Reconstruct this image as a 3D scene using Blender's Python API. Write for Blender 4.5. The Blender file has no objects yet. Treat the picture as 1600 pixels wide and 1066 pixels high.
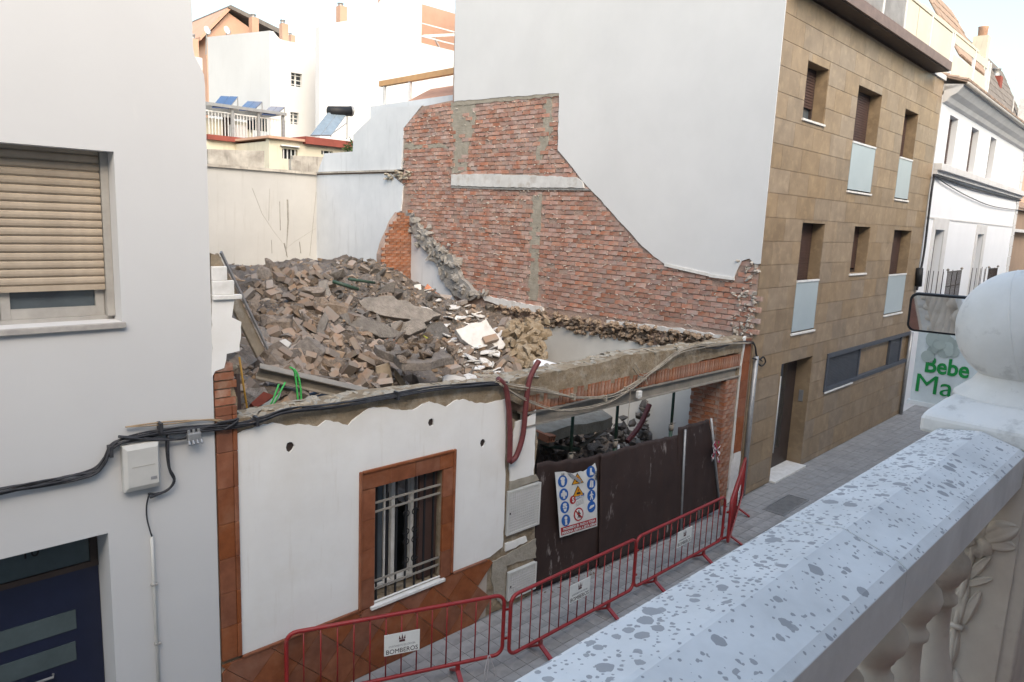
import bpy, bmesh, math, random
import numpy as np
from mathutils import Vector, Matrix, noise
from mathutils.geometry import tessellate_polygon, intersect_point_tri_2d
R = math.radians
rng = random.Random(7)
scene = bpy.context.scene
C = scene.collection

# ------------------------------------------------------------------ camera
FPX, PITCH, ROLL, YAW, CAMH = 1133.4, R(9.617), R(-2.4193), R(45.565), 4.9
cp, sp, cr, sr, cy, sy = math.cos(PITCH), math.sin(PITCH), math.cos(ROLL), math.sin(ROLL), math.cos(YAW), math.sin(YAW)
CAM = Matrix(((sy, 0, cy), (-cy, 0, sy), (0, -1, 0))) @ Matrix(((1, 0, 0), (0, cp, sp), (0, -sp, cp))) @ Matrix(((cr, -sr, 0), (sr, cr, 0), (0, 0, 1)))
cd = bpy.data.cameras.new('camera'); cam = bpy.data.objects.new('camera', cd); C.objects.link(cam)
cd.sensor_width = 36; cd.lens = 36 * FPX / 1600; cd.clip_start = 0.05; cd.clip_end = 2000
m3 = Matrix((CAM.col[0], -CAM.col[1], -CAM.col[2])).transposed()
cam.matrix_world = Matrix.Translation((0, 0, CAMH)) @ m3.to_4x4()
scene.camera = cam
# ------------------------------------------------------------------ world, sun, exposure
SUN_EL, SUN_AZ = 39, -116          # azimuth: angle of the sun's ground direction from +X
world = bpy.data.worlds.new('World'); scene.world = world; world.use_nodes = True
wn = world.node_tree; wn.nodes.clear()
sky = wn.nodes.new('ShaderNodeTexSky'); sky.sky_type = 'NISHITA'; sky.sun_disc = False
sky.sun_elevation = R(SUN_EL); sky.sun_rotation = R(90 - SUN_AZ)
sky.air_density = 1.8; sky.dust_density = 4.5; sky.ozone_density = 2.2; sky.altitude = 100
bgn = wn.nodes.new('ShaderNodeBackground'); bgn.inputs[1].default_value = 0.15
won = wn.nodes.new('ShaderNodeOutputWorld')
wn.links.new(sky.outputs[0], bgn.inputs[0]); wn.links.new(bgn.outputs[0], won.inputs[0])
sl = bpy.data.lights.new('sun', 'SUN'); sun = bpy.data.objects.new('sun', sl); C.objects.link(sun)
sl.energy = 0.5; sl.angle = R(50); sl.color = (1.0, 0.99, 0.98)
sd = Vector((math.cos(R(SUN_EL)) * math.cos(R(SUN_AZ)), math.cos(R(SUN_EL)) * math.sin(R(SUN_AZ)), math.sin(R(SUN_EL))))
sun.rotation_euler = sd.to_track_quat('Z', 'Y').to_euler(); sun.location = (0, -8, 20)
vs = scene.view_settings
vs.view_transform = 'Standard'; vs.look = 'None'; vs.gamma = 1; vs.exposure = 1.32; vs.use_curve_mapping = False

# ------------------------------------------------------------------ pixel helpers (a pixel gives a direction, a plane gives the distance)
EYE = Vector((0, 0, CAMH))
def ray(x, y): return CAM @ Vector(((x - 800) / FPX, (y - 533) / FPX, 1))
def onY(x, y, Y): d = ray(x, y); return EYE + d * (Y / d.y)
def onX(x, y, X): d = ray(x, y); return EYE + d * (X / d.x)
def onZ(x, y, Z): d = ray(x, y); return EYE + d * ((Z - CAMH) / d.z)
FY = 6.06                       # street front of the collapsed house
PX = 11.9                       # party wall plane
def fr(l): return [(p.x, p.z) for p in (onY(x, y, FY) for x, y in l)]
def pw(l): return [(p.y, p.z) for p in (onX(x, y, PX) for x, y in l)]

class Frame:
    def __init__(s, o, ang):
        s.o = Vector(o); s.a = R(ang); s.M = Matrix.Translation(s.o) @ Matrix.Rotation(s.a, 4, 'Z')
        s.u = Vector((math.cos(s.a), math.sin(s.a), 0)); s.n = Vector((-s.u.y, s.u.x, 0))
    def px(s, x, y, v=0):
        d = ray(x, y); t = ((s.o - EYE).dot(s.n) + v) / d.dot(s.n); p = EYE + d * t
        return ((p - s.o).dot(s.u), p.z)
    def rect(s, x0, y0, x1, y1, v=0):
        a = s.px(x0, y0, v); b = s.px(x1, y1, v); return (a[0], b[0], b[1], a[1])

# ------------------------------------------------------------------ materials
mats = {}
def M(name, c1, c2=None, rough=.85, scale=4., bump=.15, bscale=None, rnd=0., isl=0., metal=0., spec=.3, streak=None, sk=(1.5, 1.5, .25), skr=(.5, .75), ns=(.35, .65), dirt=None, dsc=1.2, dr=(.55, .72), det=6, hue=0., trans=0., bd=.02, coat=0., skm=0.):
    if name in mats: return mats[name]
    m = bpy.data.materials.new(name); m.use_nodes = True; nt = m.node_tree; N = nt.nodes; L = nt.links
    b = N['Principled BSDF']; b.inputs['Roughness'].default_value = rough; b.inputs['Metallic'].default_value = metal
    b.inputs['Specular IOR Level'].default_value = spec
    if trans: b.inputs['Transmission Weight'].default_value = trans
    if coat: b.inputs['Coat Weight'].default_value = coat
    c2 = c2 or tuple(x * .8 for x in c1)
    tc = N.new('ShaderNodeTexCoord')
    def ns_(sc, d=det, vec=None):
        n = N.new('ShaderNodeTexNoise'); n.inputs['Scale'].default_value = sc; n.inputs['Detail'].default_value = d; n.inputs['Roughness'].default_value = .62
        L.new(vec or tc.outputs['Object'], n.inputs['Vector']); return n
    def ramp(src, a, bb):
        r = N.new('ShaderNodeMapRange'); r.inputs[1].default_value = a; r.inputs[2].default_value = bb; r.clamp = True
        L.new(src, r.inputs[0]); return r.outputs[0]
    def mix(fac, a, bb, t='MIX'):
        x = N.new('ShaderNodeMix'); x.data_type = 'RGBA'; x.blend_type = t
        if isinstance(fac, float): x.inputs[0].default_value = fac
        else: L.new(fac, x.inputs[0])
        for s, i in ((a, 6), (bb, 7)):
            if isinstance(s, tuple): x.inputs[i].default_value = (*s[:3], 1)
            else: L.new(s, x.inputs[i])
        return x.outputs[2]
    n1 = ns_(scale)
    col = mix(ramp(n1.outputs[0], *ns), c1, c2)
    if streak:
        mp = N.new('ShaderNodeMapping'); mp.inputs['Scale'].default_value = sk; L.new(tc.outputs['Object'], mp.inputs[0])
        n = ns_(3., 7, mp.outputs[0]); fac = ramp(n.outputs[0], *skr)
        if skm:
            mu = N.new('ShaderNodeMath'); mu.operation = 'MULTIPLY'; L.new(fac, mu.inputs[0]); L.new(ramp(ns_(skm, 4).outputs[0], .54, .66), mu.inputs[1]); fac = mu.outputs[0]
        col = mix(fac, col, streak)
    if dirt:
        n = ns_(dsc, 9); col = mix(ramp(n.outputs[0], *dr), col, dirt)
    if rnd or isl:
        if rnd: g = N.new('ShaderNodeObjectInfo'); o = g.outputs['Random']
        else: g = N.new('ShaderNodeNewGeometry'); o = g.outputs['Random Per Island']
        hs = N.new('ShaderNodeHueSaturation'); a = rnd or isl
        r = N.new('ShaderNodeMapRange'); r.inputs[3].default_value = 1 - a; r.inputs[4].default_value = 1 + a; L.new(o, r.inputs[0]); L.new(r.outputs[0], hs.inputs['Value'])
        if hue:
            w = N.new('ShaderNodeTexWhiteNoise'); w.noise_dimensions = '1D'; L.new(o, w.inputs['W'])
            r2 = N.new('ShaderNodeMapRange'); r2.inputs[3].default_value = 1 - hue; r2.inputs[4].default_value = 1 + hue; L.new(w.outputs[0], r2.inputs[0]); L.new(r2.outputs[0], hs.inputs['Saturation'])
        L.new(col, hs.inputs['Color']); col = hs.outputs[0]
    L.new(col, b.inputs['Base Color'])
    if bump:
        bp = N.new('ShaderNodeBump'); bp.inputs['Strength'].default_value = bump; bp.inputs['Distance'].default_value = bd
        n = ns_(bscale or scale * 4, 8); L.new(n.outputs[0], bp.inputs['Height']); L.new(bp.outputs[0], b.inputs['Normal'])
    mats[name] = m; return m

white_l = M('render_left', (.59, .587, .582), (.565, .56, .556), scale=.7, bump=.12, bscale=45, bd=.004, streak=(.68, .66, .63), skr=(.62, .95))
white_f = M('plaster_front', (.80, .785, .755), (.74, .72, .69), scale=1.3, bump=.16, bscale=30, bd=.005, streak=(.6, .55, .49), sk=(4, 4, .35), skr=(.58, .9), dirt=(.68, .645, .59), dsc=.9, dr=(.5, .8))
white_p = M('render_party', (.645, .64, .635), (.595, .592, .588), scale=.5, bump=.18, bscale=25, bd=.005, streak=(.62, .62, .61), sk=(1.2, 1.2, .3), skr=(.52, .9), dirt=(.60, .60, .585), dsc=.35, dr=(.52, .8))
white_y = M('yard_plaster', (.52, .508, .485), (.46, .45, .43), scale=.6, bump=.15, bscale=20, bd=.006, streak=(.40, .38, .35), sk=(2.2, 2.2, .18), skr=(.56, .82))
white_g = M('yard_plaster_grey', (.64, .655, .67), (.55, .57, .59), scale=.7, bump=.15, bscale=20, bd=.006, streak=(.45, .46, .47), sk=(2, 2, .3), skr=(.55, .9))
white_w = M('render_street', (.76, .77, .79), (.72, .73, .75), scale=.6, bump=.08, bscale=30, bd=.004, streak=(.62, .63, .66), skr=(.62, .95))
white_bg = M('render_far', (.70, .695, .685), (.65, .645, .635), scale=.3, bump=.1, bscale=8, streak=(.62, .6, .58), sk=(1, 1, .2), skr=(.58, .9))
cream_bg = M('cream_far', (.66, .61, .48), (.58, .53, .42), scale=.8, bump=.1, streak=(.42, .38, .3), skr=(.55, .85))
terra_bg = M('terracotta_far', (.58, .36, .26), (.5, .31, .22), scale=.8, bump=.1)
trim = M('grey_trim', (.62, .61, .60), (.55, .54, .53), scale=3)
sillm = M('sill_stone', (.42, .39, .36), (.33, .31, .29), scale=12, bump=.08)
whites = M('white_sill', (.74, .72, .69), (.62, .6, .56), scale=10, bump=.06)
clad = M('cladding_stone', (.29, .212, .135), (.22, .155, .095), rough=.42, scale=2.6, bump=.05, rnd=.10, hue=.12, spec=.5, dirt=(.37, .27, .165), dsc=5, dr=(.5, .75))
cladback = M('cladding_joint', (.17, .12, .075), bump=.1)
eavem = M('eave_stone', (.20, .14, .12), (.15, .105, .09), rough=.5, scale=5, bump=.06)
soffit = M('soffit_dark', (.05, .035, .03), rough=.6)
shut = M('shutter_brown', (.085, .05, .042), (.07, .042, .035), rough=.5, scale=5, bump=.03)
shutb = M('shutter_beige', (.42, .345, .265), (.36, .295, .225), rough=.5, scale=9, bump=.03, rnd=.05, dirt=(.3, .24, .18), dsc=2.5, dr=(.5, .9))
alu = M('aluminium_grey', (.40, .38, .35), rough=.45, scale=5, bump=.02, spec=.5)
framed = M('frame_dark', (.055, .04, .035), rough=.5)
slate = M('blind_blue_grey', (.075, .083, .10), rough=.5, bump=.03, spec=.5)
metalw = M('white_metal', (.75, .75, .74), rough=.4, bump=.0, spec=.5)
metalg = M('grey_metal', (.36, .36, .36), (.28, .28, .28), rough=.45, metal=.5, bump=.05, scale=8)
steel = M('dusty_steel', (.20, .185, .165), (.27, .245, .21), rough=.75, scale=5, bump=.1, dirt=(.34, .30, .25), dsc=3, dr=(.45, .7))
glassd = M('dark_glass', (.025, .03, .035), rough=.06, bump=0, spec=.8)
glassr = M('room_glass', (.09, .11, .125), rough=.08, bump=0, spec=.8)
frost = M('frosted_glass', (.40, .47, .50), (.36, .43, .46), rough=.3, scale=1.2, bump=.0, spec=.6)
transm = M('transom_glass', (.075, .10, .105), rough=.2, bump=0, spec=.5)
navy = M('navy_paint', (.010, .014, .040), rough=.35, bump=.02, spec=.5)
blackp = M('black_rubber', (.018, .018, .02), rough=.55, bump=.05)
cablem = M('cable_black', (.022, .022, .026), (.05, .05, .055), rough=.5, scale=20, bump=.05)
cabled = M('cable_dusty', (.40, .35, .28), (.27, .235, .19), rough=.8, scale=15, bump=.1)
cablet = M('cable_tan', (.36, .26, .16), rough=.7)
boxm = M('box_plastic', (.55, .54, .51), (.51, .50, .47), rough=.5, scale=6, bump=.02, spec=.4)
terra = M('terracotta_tile', (.26, .092, .042), (.19, .062, .027), rough=.5, scale=7, bump=.08, rnd=.12, hue=.1, spec=.4, dirt=(.30, .14, .08), dsc=4, dr=(.5, .8))
grout = M('tile_grout', (.46, .40, .34), bump=.1)
earth = M('earth_core', (.29, .225, .15), (.19, .145, .095), scale=4, bump=.7, bscale=14, bd=.04, dirt=(.37, .32, .25), dsc=6, dr=(.48, .7))
concr = M('rough_concrete', (.37, .33, .27), (.28, .25, .20), scale=6, bump=.5, bscale=25, bd=.03)
mortar = M('mortar', (.50, .45, .39), (.38, .335, .29), scale=7, bump=.7, bscale=30, bd=.03, isl=.12)
mortarw = M('mortar_wall', (.40, .30, .25), (.31, .215, .17), scale=5, bump=.8, bscale=26, bd=.03)
brickm = M('brick_red', (.41, .22, .168), (.34, .175, .13), scale=6, bump=.3, bscale=40, bd=.01, rnd=.22, hue=.25, dirt=(.45, .33, .275), dsc=4, dr=(.42, .68))
bricks_ = M('brick_red_far', (.41, .22, .168), (.34, .175, .13), scale=6, bump=.3, bscale=40, bd=.01, isl=.22, hue=.25, dirt=(.45, .33, .275), dsc=4, dr=(.42, .68))
bricko = M('brick_orange', (.31, .125, .068), (.24, .092, .05), scale=8, bump=.25, bscale=40, bd=.01, rnd=.2, hue=.1, dirt=(.40, .28, .21), dsc=6, dr=(.48, .72))
greyp = M('grey_plaster', (.32, .305, .285), (.24, .23, .215), scale=5, bump=.8, bscale=16, bd=.05)
dust = M('rubble_dust_dark_gaps', (.15, .12, .097), (.09, .072, .058), scale=3, bump=.9, bscale=11, bd=.07, dirt=(.16, .143, .13), dsc=.6, dr=(.45, .6))  # dust colour darkened so gaps between the lumps read as shade
lumpm = M('rubble_lump', (.27, .218, .175), (.16, .128, .102), scale=6, bump=.8, bscale=22, bd=.04, rnd=.42, hue=.4)
lumpg = M('rubble_lump_grey', (.225, .203, .182), (.14, .126, .112), scale=6, bump=.8, bscale=22, bd=.04, rnd=.38, hue=.35)
bitsm = M('rubble_bits', (.29, .23, .18), (.2, .155, .12), scale=6, bump=.5, bscale=25, bd=.02, isl=.4, hue=.5)
brickr = M('rubble_brick', (.285, .205, .155), (.235, .175, .137), scale=7, bump=.35, bscale=30, bd=.01, rnd=.25, hue=.4, dirt=(.26, .22, .185), dsc=5, dr=(.36, .58))
brickn = M('rubble_brick_clean', (.42, .18, .105), (.36, .155, .09), scale=9, bump=.2, rnd=.15)
shardm = M('plaster_shard', (.66, .645, .62), (.55, .535, .515), scale=5, bump=.25, bscale=20, bd=.01, rnd=.12, dirt=(.42, .37, .32), dsc=4, dr=(.52, .75))
woodm = M('old_timber', (.33, .27, .20), (.22, .175, .125), scale=5, bump=.4, bscale=12, bd=.02, dirt=(.40, .36, .3), dsc=5)
greenp = M('green_paint', (.022, .062, .045), (.05, .08, .06), rough=.5, scale=8, bump=.1)
cordg = M('green_cord', (.08, .50, .12), rough=.6)
cordy = M('yellow_cord', (.55, .30, .06), rough=.6)
cordl = M('lime_wire', (.42, .42, .08), rough=.6)
pipem = M('red_conduit', (.165, .045, .045), (.12, .034, .034), rough=.5, scale=8, bump=.1)
tarpm = M('brown_tarp', (.044, .027, .023), (.034, .021, .018), rough=.62, scale=3, bump=.12, bscale=60, bd=.003, streak=(.30, .26, .24), sk=(5, 5, 1.6), skr=(.56, .68), det=9, skm=1.7)
barr = M('barrier_red', (.30, .017, .016), (.24, .014, .014), rough=.38, scale=12, bump=.04, spec=.5, dirt=(.22, .05, .045), dsc=9, dr=(.56, .7))
plate = M('plate_white', (.76, .75, .71), (.70, .69, .65), rough=.5, scale=8, bump=.0)
ink = M('ink_dark', (.04, .02, .018), rough=.7, bump=0)
inkr = M('ink_red', (.42, .02, .025), rough=.6, bump=0)
inkb = M('ink_blue', (.022, .115, .40), rough=.6, bump=0)
inky = M('ink_yellow', (.68, .30, .015), rough=.6, bump=0)
inkk = M('ink_black', (.02, .02, .02), rough=.6, bump=0)
inkg = M('ink_grey', (.30, .30, .31), rough=.6, bump=0)
posterm = M('poster_white', (.72, .71, .68), rough=.45, bump=0)
signg = M('sign_green', (.010, .26, .055), rough=.5, bump=0)
signw = M('sign_white', (.66, .70, .70), rough=.4, bump=0)
signp = M('sign_drawing', (.40, .44, .41), (.34, .39, .36), rough=.5, bump=0, rnd=.2)
pavem = M('paving_tile', (.33, .315, .30), (.265, .255, .245), scale=7, bump=.25, bscale=70, bd=.004, rnd=.09, dirt=(.21, .2, .19), dsc=2.5, dr=(.5, .78))
pavj = M('paving_joint', (.225, .22, .215), bump=.2)
pavs = M('paving_far', (.32, .312, .306), (.262, .256, .25), scale=7, bump=.25, bscale=70, bd=.004, isl=.035, dirt=(.21, .205, .2), dsc=1.2, dr=(.5, .78))
asph = M('asphalt', (.06, .06, .06), (.045, .045, .045), scale=20, bump=.4, bscale=80, bd=.01)
ston = M('kerb_stone', (.30, .29, .28), (.24, .23, .22), scale=8, bump=.3)
groundm = M('ground_soil', (.16, .145, .125), (.13, .12, .1), scale=.5)
balu = M('cast_stone_beige', (.64, .58, .50), (.56, .50, .43), scale=7, bump=.12, bscale=40, bd=.004, dirt=(.32, .26, .2), dsc=5, dr=(.55, .8))
brownw = M('house_wall_brown', (.17, .075, .045), (.14, .06, .036), scale=5, bump=.2)
mirr = M('mirror_glass', (.9, .9, .9), rough=.02, metal=1., bump=0)
rooft = M('roof_tile', (.36, .26, .20), (.27, .20, .155), scale=3, bump=.2, isl=.2, dirt=(.26, .24, .21), dsc=3)
roofo = M('roof_tile_orange', (.48, .27, .18), (.4, .22, .15), scale=3, bump=.2, isl=.15)
roofg = M('roof_tile_grey', (.20, .18, .165), (.15, .135, .125), scale=3, bump=.2, isl=.2)
redp = M('red_fascia', (.28, .075, .055), (.22, .06, .045), scale=3)
solar = M('solar_cell', (.04, .075, .16), (.05, .09, .19), rough=.15, bump=0, spec=.8, scale=.8)
panelc = M('cream_panel', (.60, .57, .46), (.54, .51, .42), scale=1.5, bump=.05)
leafm = M('leaf_green', (.07, .11, .04), (.05, .08, .03), isl=.3, bump=0)
mossw = M('weathered_wall', (.52, .48, .42), (.30, .27, .235), scale=2.2, bump=.4, streak=(.2, .18, .16), sk=(3, 3, .5), skr=(.55, .75))
ringm = M('beam_wood', (.55, .33, .16), (.48, .28, .14), scale=5)

def coping_material():
    m = M('coping_stone', (.71, .70, .685), (.645, .635, .62), scale=9, bump=.16, bscale=60, bd=.004, dirt=(.55, .54, .525), dsc=3.5, dr=(.48, .75))
    nt = m.node_tree; N = nt.nodes; L = nt.links; b = N['Principled BSDF']
    src = b.inputs['Base Color'].links[0].from_socket
    tc = N.new('ShaderNodeTexCoord')
    sep = N.new('ShaderNodeSeparateXYZ'); L.new(tc.outputs['Object'], sep.inputs[0])
    def val(a, bb, op):
        n = N.new('ShaderNodeMath'); n.operation = op; n.use_clamp = False
        for s, i in ((a, 0), (bb, 1)):
            if isinstance(s, (int, float)): n.inputs[i].default_value = s
            else: L.new(s, n.inputs[i])
        return n.outputs[0]
    warp = N.new('ShaderNodeTexNoise'); warp.inputs['Scale'].default_value = 60; warp.inputs['Detail'].default_value = 3; L.new(tc.outputs['Object'], warp.inputs[0])
    wv = N.new('ShaderNodeMix'); wv.data_type = 'VECTOR'; wv.inputs[0].default_value = .012
    L.new(tc.outputs['Object'], wv.inputs[4]); L.new(warp.outputs['Color'], wv.inputs[5])
    tot = None
    for sc, th, keep, hi in ((46, .30, .50, .75), (95, .30, .48, .8), (27, .30, .66, .8)):
        v = N.new('ShaderNodeTexVoronoi'); v.inputs['Scale'].default_value = sc; L.new(wv.outputs[1], v.inputs['Vector'])
        sepc = N.new('ShaderNodeSeparateColor'); L.new(v.outputs['Color'], sepc.inputs[0])
        big = N.new('ShaderNodeTexNoise'); big.inputs['Scale'].default_value = 4.5; big.inputs['Detail'].default_value = 4; L.new(tc.outputs['Object'], big.inputs[0])
        # lichen settles on the outer weather side of the coping
        side = N.new('ShaderNodeMapRange'); side.inputs[1].default_value = -.13; side.inputs[2].default_value = -.10; side.inputs[3].default_value = .0; side.inputs[4].default_value = .34; L.new(sep.outputs[1], side.inputs[0])
        dens = val(val(big.outputs[0], .62, 'MULTIPLY'), side.outputs[0], 'ADD')
        rad = val(sepc.outputs[0], .35, 'MULTIPLY')
        hit = val(v.outputs['Distance'], val(rad, .10, 'ADD'), 'LESS_THAN')
        on = val(sepc.outputs[1], val(dens, keep - .52, 'SUBTRACT'), 'LESS_THAN')
        h = val(val(hit, on, 'MULTIPLY'), hi, 'MULTIPLY')
        tot = h if tot is None else val(tot, h, 'MAXIMUM')
    gm = N.new('ShaderNodeNewGeometry'); sn = N.new('ShaderNodeSeparateXYZ'); L.new(gm.outputs['True Normal'], sn.inputs[0]); tot = val(tot, val(sn.outputs[2], .8, 'GREATER_THAN'), 'MULTIPLY')
    x = N.new('ShaderNodeMix'); x.data_type = 'RGBA'; L.new(tot, x.inputs[0]); L.new(src, x.inputs[6]); x.inputs[7].default_value = (.25, .245, .25, 1)
    L.new(x.outputs[2], b.inputs['Base Color'])
    return m
coping = coping_material()
stone_n = M('finial_stone', (.74, .72, .69), (.66, .64, .605), scale=6, bump=.12, bscale=45, bd=.004, dirt=(.36, .34, .32), dsc=8, dr=(.58, .76))

# ------------------------------------------------------------------ mesh builder
class MB:
    def __init__(s, T=None): s.v = []; s.f = []; s.T = T
    def add(s, vs, fs):
        n = len(s.v); T = s.T
        s.v += [tuple(T @ Vector(p)) if T else tuple(p) for p in vs]
        s.f += [tuple(i + n for i in f) for f in fs]; return s
    def box(s, x0, x1, y0, y1, z0, z1):
        return s.add([(x0, y0, z0), (x1, y0, z0), (x1, y1, z0), (x0, y1, z0), (x0, y0, z1), (x1, y0, z1), (x1, y1, z1), (x0, y1, z1)],
                     [(0, 3, 2, 1), (4, 5, 6, 7), (0, 1, 5, 4), (1, 2, 6, 5), (2, 3, 7, 6), (3, 0, 4, 7)])
    def bar(s, a, b, w, h, up=(0, 0, 1)):
        a, b = Vector(a), Vector(b); d = (b - a).normalized(); x = d.cross(Vector(up))
        if x.length < 1e-4: x = d.cross(Vector((1, 0, 0)))
        x.normalize(); y = x.cross(d)
        vs = [p + x * (i * w / 2) + y * (j * h / 2) for p in (a, b) for i, j in ((-1, -1), (1, -1), (1, 1), (-1, 1))]
        return s.add(vs, [(0, 1, 2, 3), (7, 6, 5, 4), (0, 4, 5, 1), (1, 5, 6, 2), (2, 6, 7, 3), (3, 7, 4, 0)])
    def tube(s, path, r, n=8, closed=False):
        P = [Vector(p) for p in path]; k = len(P); vs = []; fs = []; up = None
        for i, p in enumerate(P):
            a = P[i - 1] if i or closed else P[0]; b = P[(i + 1) % k] if i < k - 1 or closed else P[-1]
            d = (b - a).normalized()
            if up is None: up = Vector((0, 0, 1)) if abs(d.z) < .9 else Vector((1, 0, 0))
            x = d.cross(up)
            if x.length < 1e-5: x = d.orthogonal()
            x.normalize(); y = x.cross(d).normalized(); up = y
            rr = r[i] if isinstance(r, (list, tuple)) else r
            vs += [p + x * math.cos(t) * rr + y * math.sin(t) * rr for t in (2 * math.pi * j / n for j in range(n))]
        m = k if closed else k - 1
        for i in range(m):
            i2 = (i + 1) % k
            for j in range(n): fs.append((i * n + j, i * n + (j + 1) % n, i2 * n + (j + 1) % n, i2 * n + j))
        if not closed: fs += [tuple(range(n - 1, -1, -1)), tuple((k - 1) * n + j for j in range(n))]
        return s.add(vs, fs)
    def lathe(s, prof, c=(0, 0, 0), n=24):
        vs = []; fs = []; k = len(prof)
        for r_, z in prof: vs += [(c[0] + r_ * math.cos(2 * math.pi * j / n), c[1] + r_ * math.sin(2 * math.pi * j / n), c[2] + z) for j in range(n)]
        for i in range(k - 1):
            for j in range(n): fs.append((i * n + j, i * n + (j + 1) % n, (i + 1) * n + (j + 1) % n, (i + 1) * n + j))
        fs += [tuple(range(n - 1, -1, -1)), tuple((k - 1) * n + j for j in range(n))]
        return s.add(vs, fs)
    def prism(s, out, d0, d1, mp, holes=()):
        # an outline (with holes) in a plane, given thickness between d0 and d1
        loops = [list(out)] + [list(h) for h in holes]
        tri = tessellate_polygon([[Vector((a, b, 0)) for a, b in l] for l in loops])
        flat = [p for l in loops for p in l]; n = len(flat)
        vs = [mp(a, b, d0) for a, b in flat] + [mp(a, b, d1) for a, b in flat]
        fs = [tuple(t) for t in tri] + [tuple(i + n for i in reversed(t)) for t in tri]
        o = 0
        for l in loops:
            k = len(l); fs += [(o + i, o + (i + 1) % k, n + o + (i + 1) % k, n + o + i) for i in range(k)]; o += k
        return s.add(vs, fs)
    def mesh(s, name, W=None, recalc=True):
        me = bpy.data.meshes.new(name)
        vs = s.v
        if W is not None: vs = [tuple(W @ Vector(p)) for p in vs]
        me.from_pydata(vs, [], s.f)
        if recalc:
            bm = bmesh.new(); bm.from_mesh(me); bmesh.ops.recalc_face_normals(bm, faces=bm.faces); bm.to_mesh(me); bm.free()
        return me
    def build(s, name, mat, parent=None, smooth=False, bevel=0, recalc=True):
        if parent is None:
            vs = np.array(s.v); c = (vs.min(0) + vs.max(0)) / 2; c[2] = vs[:, 2].min()
            me = s.mesh(name, Matrix.Translation(-Vector(c)), recalc)
        else: c = (0, 0, 0); me = s.mesh(name, WI(parent), recalc)
        me.materials.append(mat)
        if smooth: me.polygons.foreach_set('use_smooth', [True] * len(me.polygons))
        o = bpy.data.objects.new(name, me); C.objects.link(o); o.location = c
        if parent is not None: o.parent = parent
        if bevel:
            b = o.modifiers.new('bevel', 'BEVEL'); b.width = bevel; b.segments = 2; b.limit_method = 'ANGLE'; b.angle_limit = R(40)
        return o
RootM = {}
def root(o):
    while o.parent: o = o.parent
    return o
def WI(o): return RootM.get(root(o).name, Matrix()).inverted()
def tag(o, label, cat, group=None, kind=None):
    o['label'] = label; o['category'] = cat
    if group: o['group'] = group
    if kind: o['kind'] = kind
    RootM[o.name] = Matrix.Translation(o.location) @ o.rotation_euler.to_matrix().to_4x4()
    return o
def thing(name, label, cat, loc=(0, 0, 0), rz=0, group=None):
    o = bpy.data.objects.new(name, None); C.objects.link(o); o.empty_display_size = .2
    o.location = loc; o.rotation_euler = (0, 0, rz); return tag(o, label, cat, group)
def struct(o): o['kind'] = 'structure'; return o
def inst(name, me, parent, loc, rot=(0, 0, 0), sc=(1, 1, 1)):
    o = bpy.data.objects.new(name, me); C.objects.link(o); o.location = loc; o.rotation_euler = rot; o.scale = sc
    if parent is not None: o.parent = parent
    return o
def copy_tree(o, parent=None):
    c = o.copy(); C.objects.link(c); c.parent = parent
    for ch in list(o.children): copy_tree(ch, c)
    return c
def text(s, size, mat, parent, T, name='lettering', bold=0., ext=.001, w=None, align='CENTER'):
    cu = bpy.data.curves.new('t', 'FONT'); cu.body = s; cu.size = size; cu.align_x = align; cu.align_y = 'CENTER'; cu.offset = bold; cu.extrude = ext; cu.resolution_u = 3
    o = bpy.data.objects.new('t', cu); C.objects.link(o); dg = bpy.context.evaluated_depsgraph_get()
    me = bpy.data.meshes.new_from_object(o.evaluated_get(dg)); bpy.data.objects.remove(o)
    if w:
        xs = [v.co.x for v in me.vertices]; k = w / max(1e-6, max(xs) - min(xs)); T = T @ Matrix.Diagonal((k, 1, 1, 1))
    me.transform(WI(parent) @ T); me.materials.clear(); me.materials.append(mat); me.name = name
    q = bpy.data.objects.new(name, me); C.objects.link(q); q.parent = parent; return q
def plane_T(o, right, up):
    r = Vector(right).normalized(); u = Vector(up).normalized(); n = r.cross(u)
    return Matrix.Translation(o) @ Matrix((r, u, n)).transposed().to_4x4()
def jag(pts, amp, step, seed=0, closed=True):
    g = random.Random(seed); out = []; k = len(pts)
    for i in range(k if closed else k - 1):
        a, b = pts[i], pts[(i + 1) % k]; L = math.hypot(b[0] - a[0], b[1] - a[1]); n = max(1, int(L / step))
        for j in range(n):
            t = j / n; w = 0 if j == 0 else amp
            out.append((a[0] + (b[0] - a[0]) * t + g.uniform(-w, w), a[1] + (b[1] - a[1]) * t + g.uniform(-w, w)))
    if not closed: out.append(pts[-1])
    return out
def inside(p, poly):
    x, y = p; c = False; j = len(poly) - 1
    for i in range(len(poly)):
        if (poly[i][1] > y) != (poly[j][1] > y) and x < (poly[j][0] - poly[i][0]) * (y - poly[i][1]) / (poly[j][1] - poly[i][1]) + poly[i][0]: c = not c
        j = i
    return c
def rc(x0, x1, z0, z1): return [(x0, z0), (x1, z0), (x1, z1), (x0, z1)]
def cut(r, holes, mn=.02):
    rs = [r]
    for h in holes:
        nx = []
        for a in rs:
            if h[0] >= a[1] or h[1] <= a[0] or h[2] >= a[3] or h[3] <= a[2]: nx.append(a); continue
            if h[0] > a[0]: nx.append((a[0], h[0], a[2], a[3]))
            if h[1] < a[1]: nx.append((h[1], a[1], a[2], a[3]))
            l, r_ = max(a[0], h[0]), min(a[1], h[1])
            if h[2] > a[2]: nx.append((l, r_, a[2], h[2]))
            if h[3] < a[3]: nx.append((l, r_, h[3], a[3]))
        rs = nx
    return [a for a in rs if a[1] - a[0] > mn and a[3] - a[2] > mn]
front = lambda a, b, d: (a, FY - d, b)           # d counts outwards from the street front
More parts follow.
